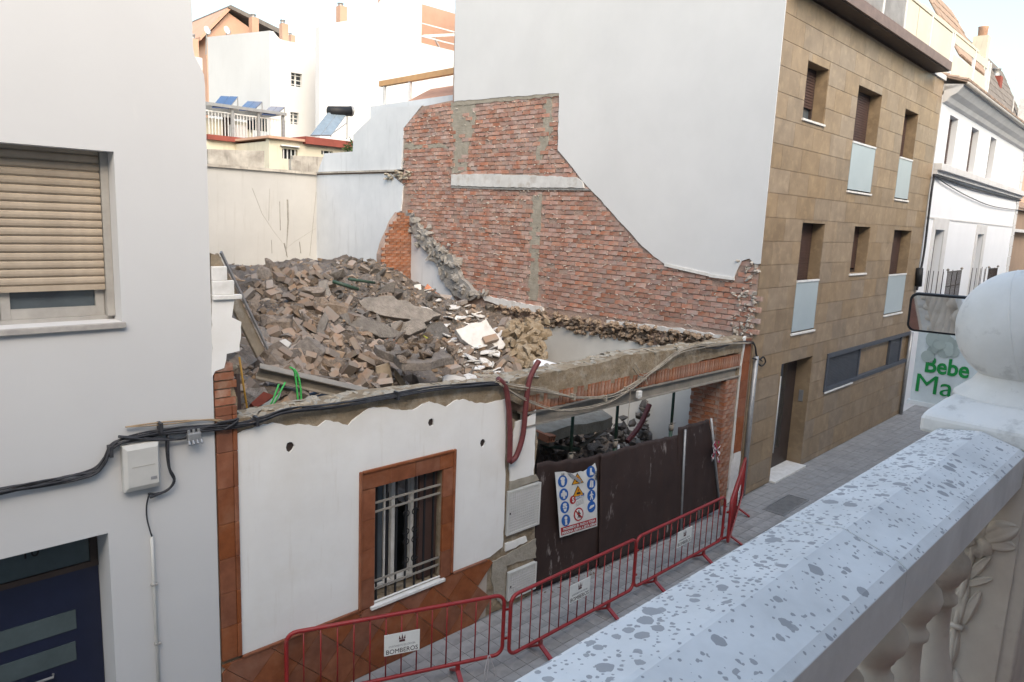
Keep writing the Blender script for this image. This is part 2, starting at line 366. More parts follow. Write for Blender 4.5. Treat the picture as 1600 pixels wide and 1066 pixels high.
party = lambda a, b, d: (PX - d, a, b)           # d counts outwards from the party wall (towards -X)
def smooth_path(P, n=6):
    P = [Vector(p) for p in P]; out = []
    for i in range(len(P) - 1):
        p0 = P[max(0, i - 1)]; p1 = P[i]; p2 = P[i + 1]; p3 = P[min(len(P) - 1, i + 2)]
        for j in range(n):
            t = j / n
            out.append(.5 * ((2 * p1) + (p2 - p0) * t + (2 * p0 - 5 * p1 + 4 * p2 - p3) * t * t + (3 * p1 - p0 - 3 * p2 + p3) * t ** 3))
    out.append(P[-1]); return out

# ================================================================== ground, road, pavement
struct(MB().box(-300, 300, -300, 300, -.6, -.16).build('ground', groundm))
struct(MB().box(-40, 70, 1.2, 4.3, -.155, -.12).build('road', pavs))
kb = struct(MB().box(-40, 70, 4.3, 4.43, -.155, .0).build('kerb', ston)); 
pav = MB().box(-40, 70, 4.435, 9.5, -.155, -.008).build('pavement', pavj); struct(pav)
near_pav = struct(MB().box(-40, 70, -.6, 1.19, -.155, -.004).build('near_pavement', pavs))
RootM[pav.name] = Matrix.Translation(pav.location)
TS = .2
tile_me = []
for k in range(4):
    g = random.Random(k); me = MB().box(-TS / 2 + .003, TS / 2 - .003, -TS / 2 + .003, TS / 2 - .003, -.02, 0).mesh('paving_tile'); me.materials.append(pavem); tile_me.append(me)
far = MB(); n_t = 0
def in_view(p, m=30):
    d = CAM.transposed() @ (Vector(p) - EYE)
    if d.z < .1: return False
    x, y = 800 + FPX * d.x / d.z, 533 + FPX * d.y / d.z
    return -m < x < 1600 + m and -m < y < 1066 + m
def seen_over_rail(p):           # straight above the coping's outer edge
    d = Vector(p) - EYE; t = .64 / d.y; z = CAMH + d.z * t; return z > 4.2
inv_p = WI(pav)
for i in range(int(2.6 / TS), int(30 / TS)):
    for j in range(18):
        x, y = (i + .5) * TS, 4.45 + (j + .5) * TS
        if y > 6.1 + max(0, x - 11.9) * .05: continue
        z = rng.uniform(-.004, .0)
        if n_t < 300 and in_view((x, y, 0)) and seen_over_rail((x, y, 0)) and x < 12.5 and x > 3.6:
            inst('paving_tile', tile_me[rng.randrange(4)], pav, inv_p @ Vector((x, y, z)), (rng.uniform(-.006, .006), rng.uniform(-.006, .006), 0)); n_t += 1
        elif in_view((x, y, 0), 200): far.box(x - TS / 2 + .003, x + TS / 2 - .003, y - TS / 2 + .003, y + TS / 2 - .003, -.02, z)
ft = far.build('paving_tiles', pavs, pav); ft['kind'] = 'stuff'
# metal drain grate let into the pavement
gr = thing('drain_grate', 'grey metal drain grate set in pavement beside brown clad building', 'drain', (12.35, 5.35, 0), R(2))
g = MB(gr.matrix_basis)
for (x0, x1, y0, y1) in ((-.55, .55, -.2, -.17), (-.55, .55, .17, .2), (-.55, -.52, -.17, .17), (.52, .55, -.17, .17)): g.box(x0, x1, y0, y1, -.01, .012)
g.build('frame', metalg, gr)
for k in range(20): MB(gr.matrix_basis).box(-.50 + k * .051, -.50 + k * .051 + .028, -.168, .168, -.01, .009).build('bar', metalg, gr)

# ================================================================== white house on the left
LH = thing('white_house', 'smooth white house with beige roller shutter above dark blue door', 'house', (0, FY, 0))
edge = [(2.40, 0), (2.405, 5.84), (2.398, 5.92), (2.365, 5.99), (2.33, 6.05), (2.32, 6.12), (2.32, 12), (-4, 12), (-4, 0)]
wx0, wx1, wz0, wz1 = -.25, 1.717, 3.985, 5.262
dx0, dx1, dz1 = -.6, 1.542, 2.30
wall = MB().prism(edge[:1] + edge[1:8] + [(-4, .0), (dx0, 0), (dx0, dz1), (dx1, dz1), (dx1, 0)], 0, -.36, front, [rc(wx0, wx1, wz0, wz1)]).build('wall', white_l, LH)
MB().box(-4, 2.30, FY + .365, FY + 9, .0, 11.95).build('house_body', white_l, LH)
win = MB().box(wx0 + .001, wx1 - .001, FY + .20, FY + .355, wz0 + .001, wz0 + .03).build('window', alu, LH)
m = MB()
m.box(wx1 - .055, wx1 - .002, FY + .155, FY + .30, wz0 + .031, wz1 - .002)           # shutter guide
m.build('shutter_guide', alu, win)
zs = onY(160, 446, FY + .19).z
sh = MB().box(wx0 + .002, wx1 - .058, FY + .175, FY + .205, zs - .03, zs + .012).build('shutter', shutb, LH)
npitch = .0605
prof = [(0, -.004), (.012, .006), (.030, .009), (.048, .006), (.0575, -.004), (.0575, -.012), (0, -.012)]
sm = MB().prism([(d, z) for z, d in prof], -1.0, 1.0, lambda a, b, d: (d * (wx1 - .06 - wx0) / 2, -a, b)).mesh('slat'); sm.materials.append(shutb)
k = 0; z = zs + .014
while z < wz1 - .01:
    inst('slat', sm, sh, WI(sh) @ Vector(((wx0 + wx1 - .058) / 2, FY + .18, z))); z += npitch
# sashes below the shutter
def sash(x0, x1):
    s = MB()
    z0, z1 = wz0 + .031, zs + .25
    s.box(x0, x0 + .06, FY + .215, FY + .27, z0, z1); s.box(x1 - .06, x1, FY + .215, FY + .27, z0, z1); s.box(x0 + .061, x1 - .061, FY + .215, FY + .27, z0, z0 + .075)
    s.build('sash', alu, win)
    MB().box(x0 + .06, x1 - .06, FY + .24, FY + .25, z0 + .07, z1).build('pane', glassr, win)
sash(.98, wx1 - .06); sash(.12, .975)
MB().prism([(wx0 - .05, wz0 - .045), (wx1 + .02, wz0 - .045), (wx1 + .02, wz0 - .001), (wx0 - .05, wz0 - .001)], .035, -.20, front).build('sill', sillm, LH, bevel=.004)
dr = MB().box(dx0 + .01, dx1 - .005, FY + .33, FY + .375, 0, onY(150, 880, FY + .33).z - .02).build('door', navy, LH)
zt = onY(150, 880, FY + .33).z
MB().box(dx0 + .01, dx1 - .002, FY + .325, FY + .359, zt - .018, zt + .03).build('door_frame', framed, LH)
MB().box(dx1 - .06, dx1 - .003, FY + .322, FY + .358, zt + .032, dz1 - .003).build('transom_jamb', framed, LH)
tr = MB().box(dx0 + .01, dx1 - .062, FY + .34, FY + .350, zt + .032, dz1 - .004).build('transom', transm, LH)
p = onY(47, 864, FY + .335); text('10', .13, inkk, LH, plane_T(p, (1, 0, 0), (0, 0, 1)), 'house_number')
for ya, yb in ((955, 985), (1005, 1034)):
    za, zb = onY(110, ya, FY + .32).z, onY(110, yb, FY + .32).z
    MB().box(dx0 + .2, onY(118, ya, FY + .32).x, FY + .32, FY + .331, zb, za).build('glass_strip', transm, dr)
p = onY(72, 1062, FY + .29); MB().tube([p + Vector((-.12, 0, 0)), p + Vector((.05, 0, 0)), p + Vector((.06, .05, 0))], .011, 8).build('handle', metalg, dr)

# utility box, conduit, clip
ub = thing('utility_box', 'pale grey plastic utility box fixed under the black cables', 'utility box', (1.78, FY, 2.62))
b = MB(); x0, x1, z0, z1, y0, y1 = 1.655, 1.925, 2.625, 3.01, FY - .085, FY - .005
b.add([(x0, y1, z0), (x1, y1, z0), (x1, y1, z1), (x0, y1, z1), (x0, y0 + .02, z0), (x1, y0 + .02, z0), (x1, y0 + .02, z1), (x0, y0 + .02, z1), (x0 + .03, y0, z0 + .04), (x1 - .012, y0, z0 + .04), (x1 - .012, y0, z1 - .04), (x0 + .03, y0, z1 - .04)],
      [(0, 1, 5, 4), (1, 2, 6, 5), (2, 3, 7, 6), (3, 0, 4, 7), (4, 5, 9, 8), (5, 6, 10, 9), (6, 7, 11, 10), (7, 4, 8, 11), (8, 9, 10, 11), (3, 2, 1, 0)])
b.build('housing', boxm, ub, bevel=.004)
MB().box(x0 + .06, x1 - .04, y0 - .003, y0 + .002, z0 + .20, z0 + .204).build('seam', alu, ub)
MB().box(x1 - .075, x1 - .028, y0 - .002, y0 + .001, z0 + .075, z0 + .10).build('name_plate', inkg, ub)
cdt = thing('conduit_pipe', 'grey plastic conduit running down the white wall from utility box', 'pipe', (1.87, FY, 0))
P = [onY(*q, FY - .02) for q in ((237, 838), (240, 900), (247, 1066))]
MB().tube([P[0], P[1], (P[1].x + .005, FY - .02, 0.02)], .013, 10).build('pipe', boxm, cdt, True)
for q in ((240.5, 913), (246, 1005)): c = onY(*q, FY - .012); MB().box(c.x - .024, c.x + .024, FY - .036, FY - .001, c.z - .008, c.z + .008).build('clip', alu, cdt)

# ================================================================== collapsed house: street wall
CH = thing('collapsed_house', 'roofless collapsed house with cream street wall and terracotta trimmed window', 'house', (2.4, FY, 0))
ow = rc(4.04, 4.945, .775, 2.085)                   # window opening
crest = fr([(372, 655), (405, 652), (435, 646), (489, 636), (540, 627), (600, 617), (658, 611), (725, 604), (789, 598)])
rem = fr([(331, 585), (350, 575), (354, 553), (374, 548), (377, 503), (362, 496), (362, 487), (369, 458), (369, 452), (352, 425), (347, 402), (330, 396)])
core = [(2.415, 0), (6.52, 0), (6.53, 1.2), (6.46, 1.75), (6.5, 2.1), (6.43, 2.36), (6.25, 2.37), (5.92, 2.55)]
core += [(5.9, crest[-1][1])] + crest[::-1] + [(2.62, 3.25)] + fr([(371, 620), (364, 597), (366, 585), (352, 575), (354, 553), (374, 548), (377, 503), (362, 496), (364, 487), (369, 458), (369, 452), (352, 425), (347, 402), (331, 396)])
core = [(max(a, 2.412), b_) for a, b_ in core]
core = jag(core[:2] + core[2:], .012, .12, 3)
cw = MB().prism(core, -.022, -.32, front, [ow]).build('wall_core', earth, CH)
# uneven lumps along the broken crest
lm = MB(); g = random.Random(5)
def hull_pts(sx, sy, sz, g, n=12):
    bm = bmesh.new()
    for _ in range(n):
        v = Vector((g.gauss(0, 1), g.gauss(0, 1), g.gauss(0, 1))).normalized(); bm.verts.new((v.x * sx * g.uniform(.8, 1), v.y * sy * g.uniform(.8, 1), v.z * sz * g.uniform(.8, 1)))
    r = bmesh.ops.convex_hull(bm, input=bm.verts)
    bmesh.ops.delete(bm, geom=[e for e in r['geom_interior'] if isinstance(e, bmesh.types.BMVert)], context='VERTS')
    bm.verts.index_update(); out = ([v.co.copy() for v in bm.verts], [tuple(v.index for v in f.verts) for f in bm.faces]); bm.free(); return out
def add_lump(mb, c, s, g, n=12):
    vs, fs = hull_pts(*s, g, n); q = Matrix.Rotation(g.uniform(0, 6.28), 3, 'Z') @ Matrix.Rotation(g.uniform(-.4, .4), 3, 'X'); mb.add([q @ v + Vector(c) for v in vs], fs)
for i in range(len(crest) - 1):
    for t in range(10):
        k = (t + g.random()) / 10; x = crest[i][0] * (1 - k) + crest[i + 1][0] * k; z = crest[i][1] * (1 - k) + crest[i + 1][1] * k
        add_lump(lm, (x, FY + g.uniform(.06, .30), z - .005), (g.uniform(.04, .13), g.uniform(.04, .09), g.uniform(.012, .035)), g)
for k in range(40):
    z = g.uniform(2.4, 4.1); add_lump(lm, (2.62 + g.uniform(-.12, .05) * (z > 3.4), FY + g.uniform(.08, .3), min(z, 3.9)), (.05, .06, .03), g) if z > 3.3 else None
lm.build('broken_crest', concr, CH)['kind'] = 'stuff'
# plaster skin with its torn top edge
ptop = fr([(366, 679), (400, 668), (427, 661), (449, 666), (467, 663), (497, 667), (510, 657), (530, 660), (545, 665), (558, 652), (570, 643), (585, 637), (600, 637), (620, 641), (646, 641), (660, 632), (672, 628), (685, 631), (698, 636), (710, 627), (725, 624), (742, 630), (760, 631), (775, 627), (790, 624)])
pl_out = [(2.6, .79), (5.72, .79), (5.93, .86)] + jag([(5.94, .95), (5.93, 1.6), (5.91, 2.1), (5.89, 2.7)], .008, .1, 2, False) + jag(ptop[::-1], .008, .04, 4, False)
hole = lambda c, r_, s: [(c[0] + r_ * (.75 + .35 * random.Random(s + k).random()) * math.cos(k * .785), c[1] + r_ * 1.15 * (.75 + .35 * random.Random(s + 9 * k).random()) * math.sin(k * .785)) for k in range(8)]
hc = fr([(453, 698), (674, 660), (754, 692)])
MB().prism(pl_out, .0, -.021, front, [rc(3.86, 5.11, .80, 2.285)] + [hole(c, .048, i * 31) for i, c in enumerate(hc)]).build('plaster', white_f, CH)
for i, c in enumerate(hc): MB().prism(hole(c, .05, i * 31), -.0215, -.024, front).build('putlog_hole_shade', soffit, CH)  # dark disc puts the shade inside the hole into colour
# torn plaster left around the meters
for nm, pts in (('plaster_patch', [(806, 660), (822, 655), (838, 640), (836, 700), (834, 742), (818, 748), (806, 752), (797, 756), (797, 716)]),
                ('plaster_patch', [(790, 850), (822, 838), (824, 846), (800, 858), (790, 862)])):
    MB().prism(jag(fr(pts), .01, .06, 8), .0, -.021, front).build(nm, white_f, CH)
MB().prism(jag(fr([(331, 590), (336, 580), (350, 575), (354, 553), (374, 548), (377, 503), (362, 496), (367, 460), (331, 460)]), .006, .05, 4), .004, -.021, front).build('plaster', white_f, CH)
for za, zb, xx, d in ((4.12, 4.16, 2.66, .03), (4.161, 4.28, 2.60, .015), (4.281, 4.40, 2.545, .008)):
    MB().box(2.414, xx, FY - d, FY + .02, za, zb).build('moulding', whites, CH, bevel=.006)
# bare bricks in the torn left edge
for k in range(5):
    z = 3.20 + k * .075; MB().box(2.416, 2.60 - .02 * (k % 2) + rng.uniform(-.03, .02), FY + .002 + rng.uniform(0, .01), FY + .2, z, z + .062).build('brick', bricko, CH)
# terracotta strip on the left
z = .80; k = 0
while z < 3.17:
    h = min(.33, 3.19 - z); MB().box(2.416, 2.555, FY - .012, FY + .02, z + .002, z + h - .003).build('facing_tile', terra, CH, bevel=.003)
    MB().box(2.558, 2.598, FY - .022, FY + .018, z + .001, z + h - .001).build('edge_tile', terra, CH, bevel=.008); z += .33
MB().box(2.414, 2.60, FY + .0205, FY + .0215, .8, 3.18).build('tile_bed', grout, CH)
# skirting of diagonal tiles
def clip(poly, fn):
    out = []
    for i in range(len(poly)):
        a, b = poly[i], poly[(i + 1) % len(poly)]; fa, fb = fn(a), fn(b)
        if fa >= 0: out.append(a)
        if fa * fb < 0: t = fa / (fa - fb); out.append((a[0] + (b[0] - a[0]) * t, a[1] + (b[1] - a[1]) * t))
    return out
s2 = .335 / math.sqrt(2) * .984; st = .335 / math.sqrt(2)
for i in range(16):
    for j in range(-1, 6):
        cx_, cz_ = 2.45 + i * st, j * st
        if (i + j) % 2: continue
        q = [(cx_ + s2, cz_), (cx_, cz_ + s2), (cx_ - s2, cz_), (cx_, cz_ - s2)]
        if cx_ > 5.75: continue
        for fn in (lambda p: p[0] - 2.414, lambda p: p[1], lambda p: .757 - p[1]): q = clip(q, fn) if q else q
        for hx in ((4.04, 4.945),):
            pass
        if len(q) > 2 and cx_ < 5.76: MB().prism(q, .012, -.018, front).build('skirting_tile', terra, CH)
MB().box(2.414, 5.70, FY + .0185, FY + .0215, .0, .757).build('skirting_bed', grout, CH)
MB().box(2.60, 3.845, FY - .022, FY + .02, .76, .788).build('skirting_trim', terra, CH, bevel=.008)
MB().box(5.125, 5.66, FY - .022, FY + .02, .76, .788).build('skirting_trim', terra, CH, bevel=.008)
# rough mortar where tiles and meters came off
MB().prism(jag(fr([(770, 878), (792, 868), (838, 842), (838, 872), (792, 884), (789, 950), (772, 930), (768, 905)]), .015, .06, 6), -.004, -.021, front).build('mortar_patch', concr, CH)
MB().prism(jag(fr([(797, 752), (838, 742), (842, 750), (796, 766)]), .01, .06, 6), .004, -.021, front).build('mortar_patch', concr, CH)
# window of the street front
WN = MB().box(4.035, 4.95, FY + .021, FY + .0215, 2.09, 2.10).build('window_surround', terra, CH)
def tiles_v(x0, x1):
    z = .765
    while z < 2.08:
        h = min(.33, 2.088 - z); MB().box(x0, x1, FY - .012, FY + .02, z + .002, z + h - .002).build('surround_tile', terra, CH, bevel=.003); z += .33
tiles_v(3.885, 4.04); tiles_v(4.945, 5.085)
x = 3.885
while x < 5.08:
    w = min(.335, 5.085 - x); MB().box(x + .002, x + w - .002, FY - .012, FY + .02, 2.092, 2.262).build('surround_tile', terra, CH, bevel=.003); x += .335
for a in ((3.85, 3.883, .765, 2.295), (5.087, 5.12, .79, 2.295), (3.884, 5.086, 2.265, 2.297)):
    MB().box(a[0], a[1], FY - .026, FY + .02, a[2], a[3]).build('surround_trim', terra, CH, bevel=.01)
MB().box(3.99, 4.99, FY - .045, FY + .18, .735, .772).build('window_sill', whites, CH, bevel=.006)
MB().box(4.70, 4.944, FY + .10, FY + .14, .80, 2.08).build('shutter_leaf', shut, CH)
for x0, x1 in ((4.045, 4.09), (4.30, 4.345), (4.40, 4.445), (4.66, 4.70)): MB().box(x0, x1, FY + .21, FY + .26, .80, 2.08).build('sash_stile', whites, CH)
MB().box(4.045, 4.70, FY + .205, FY + .265, .80, .86).build('sash_rail', whites, CH)
MB().box(4.09, 4.30, FY + .23, FY + .236, .861, 2.08).build('pane', glassr, CH)
gi = thing('window_grille', 'black iron window grille with scrolls set in the terracotta surround', 'grille', (4.49, FY + .05, .775))
gy = FY + .05
for k in range(7):
    x = 4.10 + k * .126; MB().box(x - .009, x + .009, gy - .009, gy + .009, .79, 2.075).build('bar', blackp, gi)
for z in (.93, 1.02, 1.80, 1.90): MB().box(4.045, 4.94, gy - .02, gy - .0095, z - .011, z + .011).build('rail', steel, gi)
for sx in (-1, 1):
    for zc, sz in ((1.66, 1), (1.46, -1), (1.33, 1), (1.12, -1)):
        c = Vector((4.545 + sx * .055, gy, zc)); P = []
        for t in range(22): a = t * .42; r_ = .048 * (1 - t / 26); P.append(c + Vector((sx * math.cos(a) * r_, 0, sz * math.sin(a) * r_)))
        MB().tube(P, .006, 5).build('scroll', blackp, gi, True)
# meter cupboards with mesh doors
for nm, x0, x1, z0, z1 in (('meter_door', 5.975, 6.535, 1.0, 1.575), ('meter_door', 6.04, 6.53, .10, .48)):
    d = MB(); d.box(x0, x1, FY - .02, FY + .016, z0, z1).build(nm, boxm, CH); d = CH.children[-1]
    f_ = MB()
    for a in ((x0 - .012, x0 + .018, z0, z1), (x1 - .018, x1 + .012, z0, z1), (x0 + .019, x1 - .019, z0, z0 + .025), (x0 + .019, x1 - .019, z1 - .025, z1)): f_.box(a[0], a[1], FY - .032, FY - .0205, a[2], a[3])
    f_.build('frame', boxm, d)
    n = int((x1 - x0 - .06) / .036); gx = MB()
    for k in range(1, n): x = x0 + .03 + k * .036; gx.box(x - .003, x + .003, FY - .027, FY - .0201, z0 + .03, z1 - .03)
    n = int((z1 - z0 - .06) / .036)
    for k in range(1, n): z = z0 + .03 + k * .036; gx.box(x0 + .02, x1 - .02, FY - .031, FY - .0271, z - .003, z + .003)
    gx.build('mesh_ribs', trim, d)
    MB().box(x0 + .02, x0 + .036, FY - .04, FY - .033, (z0 + z1) / 2 - .01, (z0 + z1) / 2 + .01).build('lock', blackp, d)

# lintel zone over the garage opening: steel joist, soldier course, earth and concrete
ib = MB(); xa, xb = 6.2, 11.52
ib.box(xa, xb, FY - .015, FY + .12, 2.345, 2.362); ib.box(xa, xb, FY + .045, FY + .06, 2.363, 2.512); ib.box(xa, xb, FY - .015, FY + .12, 2.513, 2.53)
ib.build('steel_lintel', steel, CH)
ib2 = MB(); ib2.box(xa, xb, FY + .15, FY + .28, 2.345, 2.362); ib2.box(xa, xb, FY + .2, FY + .215, 2.363, 2.512); ib2.box(xa, xb, FY + .15, FY + .28, 2.513, 2.53); ib2.build('steel_lintel', steel, CH)
hb = MB().box(-.030, .030, -.08, .14, -.10, .10).mesh('brick'); hb.materials.append(bricko)
x = 6.3
while x < 11.5:
    inst('brick', hb, CH, WI(CH) @ Vector((x, FY + .09 + rng.uniform(-.005, .005), 2.64 + rng.uniform(-.006, .004))), (0, rng.uniform(-.03, .03), 0)); x += .072
MB().box(6.2, 11.5, FY + .03, FY + .3, 2.535, 2.735).build('course_mortar', mortarw, CH)
tp = fr([(792, 597), (830, 588), (862, 582), (900, 575), (945, 566), (975, 556), (1000, 553), (1040, 549), (1080, 543), (1120, 539), (1165, 531)])
bt = fr([(1165, 549), (1110, 561), (1060, 574), (1010, 588), (960, 599), (930, 606), (880, 620), (838, 629), (815, 634), (793, 622)])
MB().prism(jag(tp + bt, .012, .09, 12), -.012, -.34, front).build('ring_beam', earth, CH)
lm = MB(); g = random.Random(15)
for i in range(len(tp) - 1):
    for t in range(8):
        k = (t + g.random()) / 8; x = tp[i][0] * (1 - k) + tp[i + 1][0] * k; z = tp[i][1] * (1 - k) + tp[i + 1][1] * k
        add_lump(lm, (x, FY + g.uniform(.05, .33), z - .004), (g.uniform(.05, .16), g.uniform(.04, .09), g.uniform(.01, .035)), g)
lm.build('broken_crest', concr, CH)['kind'] = 'stuff'
# brick pier and return on the right of the opening
bm_a = MB().box(-.12, .12, -.05, .05, -.0325, .0325).mesh('brick'); bm_b = MB().box(-.0575, .0575, -.05, .05, -.0325, .0325).mesh('brick')
bm_c = MB().box(-.05, .05, -.12, .12, -.0325, .0325).mesh('brick')
for me in (bm_a, bm_b, bm_c): me.materials.append(bricko)
wc = WI(CH)
for k in range(31):
    z = .04 + k * .0745
    if z > 2.31: break
    j = lambda: rng.uniform(-.004, .004)
    if k % 2: inst('brick', bm_a, CH, wc @ Vector((11.205, FY + .05 + j(), z))); inst('brick', bm_b, CH, wc @ Vector((11.395, FY + .05 + j(), z)))
    else: inst('brick', bm_b, CH, wc @ Vector((11.142, FY + .05 + j(), z))); inst('brick', bm_a, CH, wc @ Vector((11.332, FY + .05 + j(), z)))
    inst('brick', bm_c, CH, wc @ Vector((11.132 + j(), FY + .235 + (.06 if k % 2 else 0), z))); inst('brick', bm_c, CH, wc @ Vector((11.132 + j(), FY + .485 + (.06 if k % 2 else 0), z)))
MB().box(11.092, 11.49, FY + .012, FY + .66, 0, 2.34).build('pier_mortar', mortarw, CH)
MB().prism(jag([(11.47, .3), (11.50, .3), (11.565, 3.02), (11.61, 3.05), (11.60, 2.9), (11.535, 2.5), (11.545, 1.0), (11.53, .3)], .006, .12, 3), .014, -.03, front).build('plaster_edge', whites, CH)
z = .93
for k in range(7):
    z1_ = min(z + .33, 3.0)
    if z1_ - z > .05: MB().box(11.575, 11.83, FY - .006, FY + .02, z + .002, z1_ - .002).build('facing_tile', terra, CH, bevel=.003)
    z = z1_
MB().box(11.46, 11.86, FY + .021, FY + .35, 0, 3.0).build('pier_core', earth, CH)
MB().prism(jag([(11.49, 0), (11.85, 0), (11.84, .92), (11.6, .93), (11.52, .6)], .02, .1, 5), .005, -.02, front).build('plaster_patch', whites, CH)

# ================================================================== brown clad apartment building
BF = Frame((PX, FY, 0), 2.1)
AB = thing('apartment_building', 'brown stone clad apartment building with a bare brick and white side wall', 'building', BF.o, BF.a)
T = BF.M
openings = {}
def rr(*q): a = BF.px(q[0], q[1]); b = BF.px(q[2], q[3]); return (a[0], b[0], b[1], a[1])
openings['s1'] = (1.09, 2.06, 6.87, 7.85)
openings['t1'] = (3.65, 5.06, 5.75, 7.83)
openings['t2'] = (6.75, 7.77, 5.73, 7.78)
openings['t3'] = (1.60, 2.69, 2.93, 5.04)
openings['s2'] = (4.37, 5.36, 4.01, 5.03)
openings['t4'] = (7.07, 8.48, 2.92, 5.00)
openings['door'] = (1.32, 2.81, .03, 2.36)
openings['band'] = (3.64, 9.50, 1.50, 2.30)
OH = list(openings.values())
bl = lambda a, b, d: (a, -d, b)
outl = rc(.012, 9.55, 0, 8.83)
holes = [rc(o[0], o[1], o[2], o[3]) for k, o in openings.items() if k != 'door']
d0 = openings['door']
outl = [(.012, 0), (d0[0], 0), (d0[0], d0[3]), (d0[1], d0[3]), (d0[1], 0), (9.55, 0), (9.55, 8.83), (.012, 8.83)]
MB(T).prism(outl, -.014, -.32, bl, holes).build('facade_wall', clad, AB)
row = .4145; off = 8.83 - 21 * row
for i in range(-1, 22):
    z0_ = off + (i - 1) * row + .0; z1_ = z0_ + row
    z0_, z1_ = max(z0_, 0.005), min(z1_, 8.825)
    if z1_ - z0_ < .05: continue
    u = -.83 * .5 if i % 2 else 0
    while u < 9.55:
        for a in cut((max(u, .004), min(u + .83, 9.55), z0_, z1_), OH):
            MB(T).box(a[0] + .002, a[1] - .002, -.001, .0135, a[2] + .004, a[3] - .004).build('cladding_tile', clad, AB)
        u += .83
MB(T).box(.34, 9.54, .325, 8.5, 0.0, 8.80).build('building_body', cladback, AB)
def slats(mb, u0, u1, z0, z1, v, p=.05):
    z = z0
    while z < z1 - .005: mb.box(u0, u1, v, v + .012, z, min(z + p - .012, z1)); z += p
for k in ('s1', 't1', 't2', 't3', 's2', 't4'):
    o = openings[k]; v = .235; w = MB(T)
    w.box(o[0] + .002, o[0] + .05, v, v + .07, o[2], o[3] - .002); w.box(o[1] - .05, o[1] - .002, v, v + .07, o[2], o[3] - .002); w.box(o[0] + .051, o[1] - .051, v, v + .07, o[3] - .05, o[3] - .002); w.box(o[0] + .051, o[1] - .051, v, v + .07, o[2] + .002, o[2] + .05)
    wo = w.build('window', framed, AB)
    MB(T).box(o[0] + .04, o[1] - .04, v + .05, v + .06, o[2] + .03, o[3] - .03).build('pane', glassr, wo)
    zb = o[2] + (.28 if k[0] == 's' else .72) * (1 if k != 's2' else .35)
    s = MB(T); slats(s, o[0] + .045, o[1] - .045, zb, o[3] - .05, v - .006); s.build('shutter', shut, wo)
    MB(T).box(o[0] + .045, o[1] - .045, v + .0085, v + .02, zb, o[3] - .05).build('shutter_back', shut, wo)
    MB(T).box(o[0] - .03, o[1] + .03, -.035, .23, o[2] - .04, o[2] - .001).build('window_sill', whites, AB, bevel=.004)
    if k[0] == 't':
        zt_ = {'t1': 6.73, 't2': 6.69, 't3': 3.94, 't4': 3.91}[k]
        MB(T).box(o[0] + .01, o[1] - .02, -.006, .006, o[2] + .03, zt_ - .03).build('balcony_glass', frost, AB)
        MB(T).box(o[0] + .002, o[1] - .012, -.022, .022, zt_ - .029, zt_ + .012).build('glass_rail', metalw, AB, bevel=.005)
        MB(T).box(o[1] - .02, o[1] - .005, -.008, .012, o[2] + .03, zt_ - .03).build('glass_clamp', metalg, AB)
# entrance door
dd = MB(T); dd.box(d0[0] + .5, d0[1] - .004, .30, .335, .04, d0[3] - .004); ad = dd.build('entrance_door', framed, AB)
MB(T).box(d0[0] + .56, d0[1] - .50, .290, .2995, .45, d0[3] - .06).build('pane', glassd, ad)
MB(T).box(d0[0] + .004, d0[0] + .498, .28, .32, .04, d0[3] - .004).build('side_panel', slate, AB)
MB(T).tube([BF.M.inverted() @ (BF.M @ Vector((d0[0] + .62, .25, .4))), Vector((d0[0] + .62, .25, 2.0))], .014, 8).build('pull_bar', metalw, ad, True)
MB(T).box(d0[0] - .02, d0[1] + .0, -.12, .30, 0.0, .045).build('door_step', whites, AB, bevel=.005)
ic = MB(T).box(d0[1] - .012, d0[1] - .001, .10, .19, 1.38, 1.62).build('intercom', metalg, AB)
# long horizontal window band with louvred blinds
o = openings['band']; fm = MB(T)
for a in ((o[0] - .03, o[1] + .03, o[3] - .07, o[3] + .02), (o[0] - .03, o[1] + .03, o[2] - .02, o[2] + .06)): fm.box(a[0], a[1], -.03, .2, a[2], a[3])
fm.box(o[0] - .03, o[0] + .05, -.029, .2, o[2] + .061, o[3] - .071)
bw = fm.build('window_band', slate, AB)
for u0, u1, lou in ((o[0] + .051, 5.75, 1), (5.76, 7.95, 0), (7.96, 8.9, 1), (8.91, o[1], 0)):
    if lou:
        f2 = MB(T); f2.box(u0, u0 + .06, .0, .1, o[2] + .061, o[3] - .071); f2.build('blind_frame', slate, bw); MB(T).box(u1 - .06, u1, .0, .1, o[2] + .061, o[3] - .071).build('blind_frame', slate, bw)
        l = MB(T); z = o[2] + .07
        while z < o[3] - .09: l.box(u0 + .061, u1 - .061, .03, .06, z, z + .026); z += .036
        l.build('blind', slate, bw); MB(T).box(u0 + .061, u1 - .061, .065, .08, o[2] + .061, o[3] - .071).build('blind_back', soffit, bw)
    else: MB(T).box(u0, u1, .06, .30, o[2] + .061, o[3] - .071).build('panel', clad, bw)
MB(T).box(o[0] - .03, 5.3, -.05, -.0295, o[2] - .05, o[2] - .021).build('window_sill', whites, AB)
# eaves, terrace parapet
MB(T).box(.0, 8.45, -.36, -.002, 8.845, 8.86).build('soffit', soffit, AB)
MB(T).box(-.02, 8.48, -.40, .5, 8.862, 9.06).build('eaves_slab', eavem, AB)
MB(T).box(8.47, 9.55, -.05, .5, 8.832, 8.95).build('eaves_end', trim, AB)
tp_ = MB(T).box(.3, 8.5, -.345, -.30, 9.74, 9.80).build('parapet_rail', panelc, AB)
for u in (1.2, 2.3, 3.5, 4.83, 6.69, 8.44): MB(T).box(u - .035, u + .035, -.35, -.29, 9.062, 9.738).build('parapet_post', metalw, AB)
for a, b_ in ((4.87, 5.7), (5.74, 6.65), (6.73, 8.40)): MB(T).box(a, b_, -.33, -.315, 9.08, 9.72).build('parapet_panel', panelc, AB)
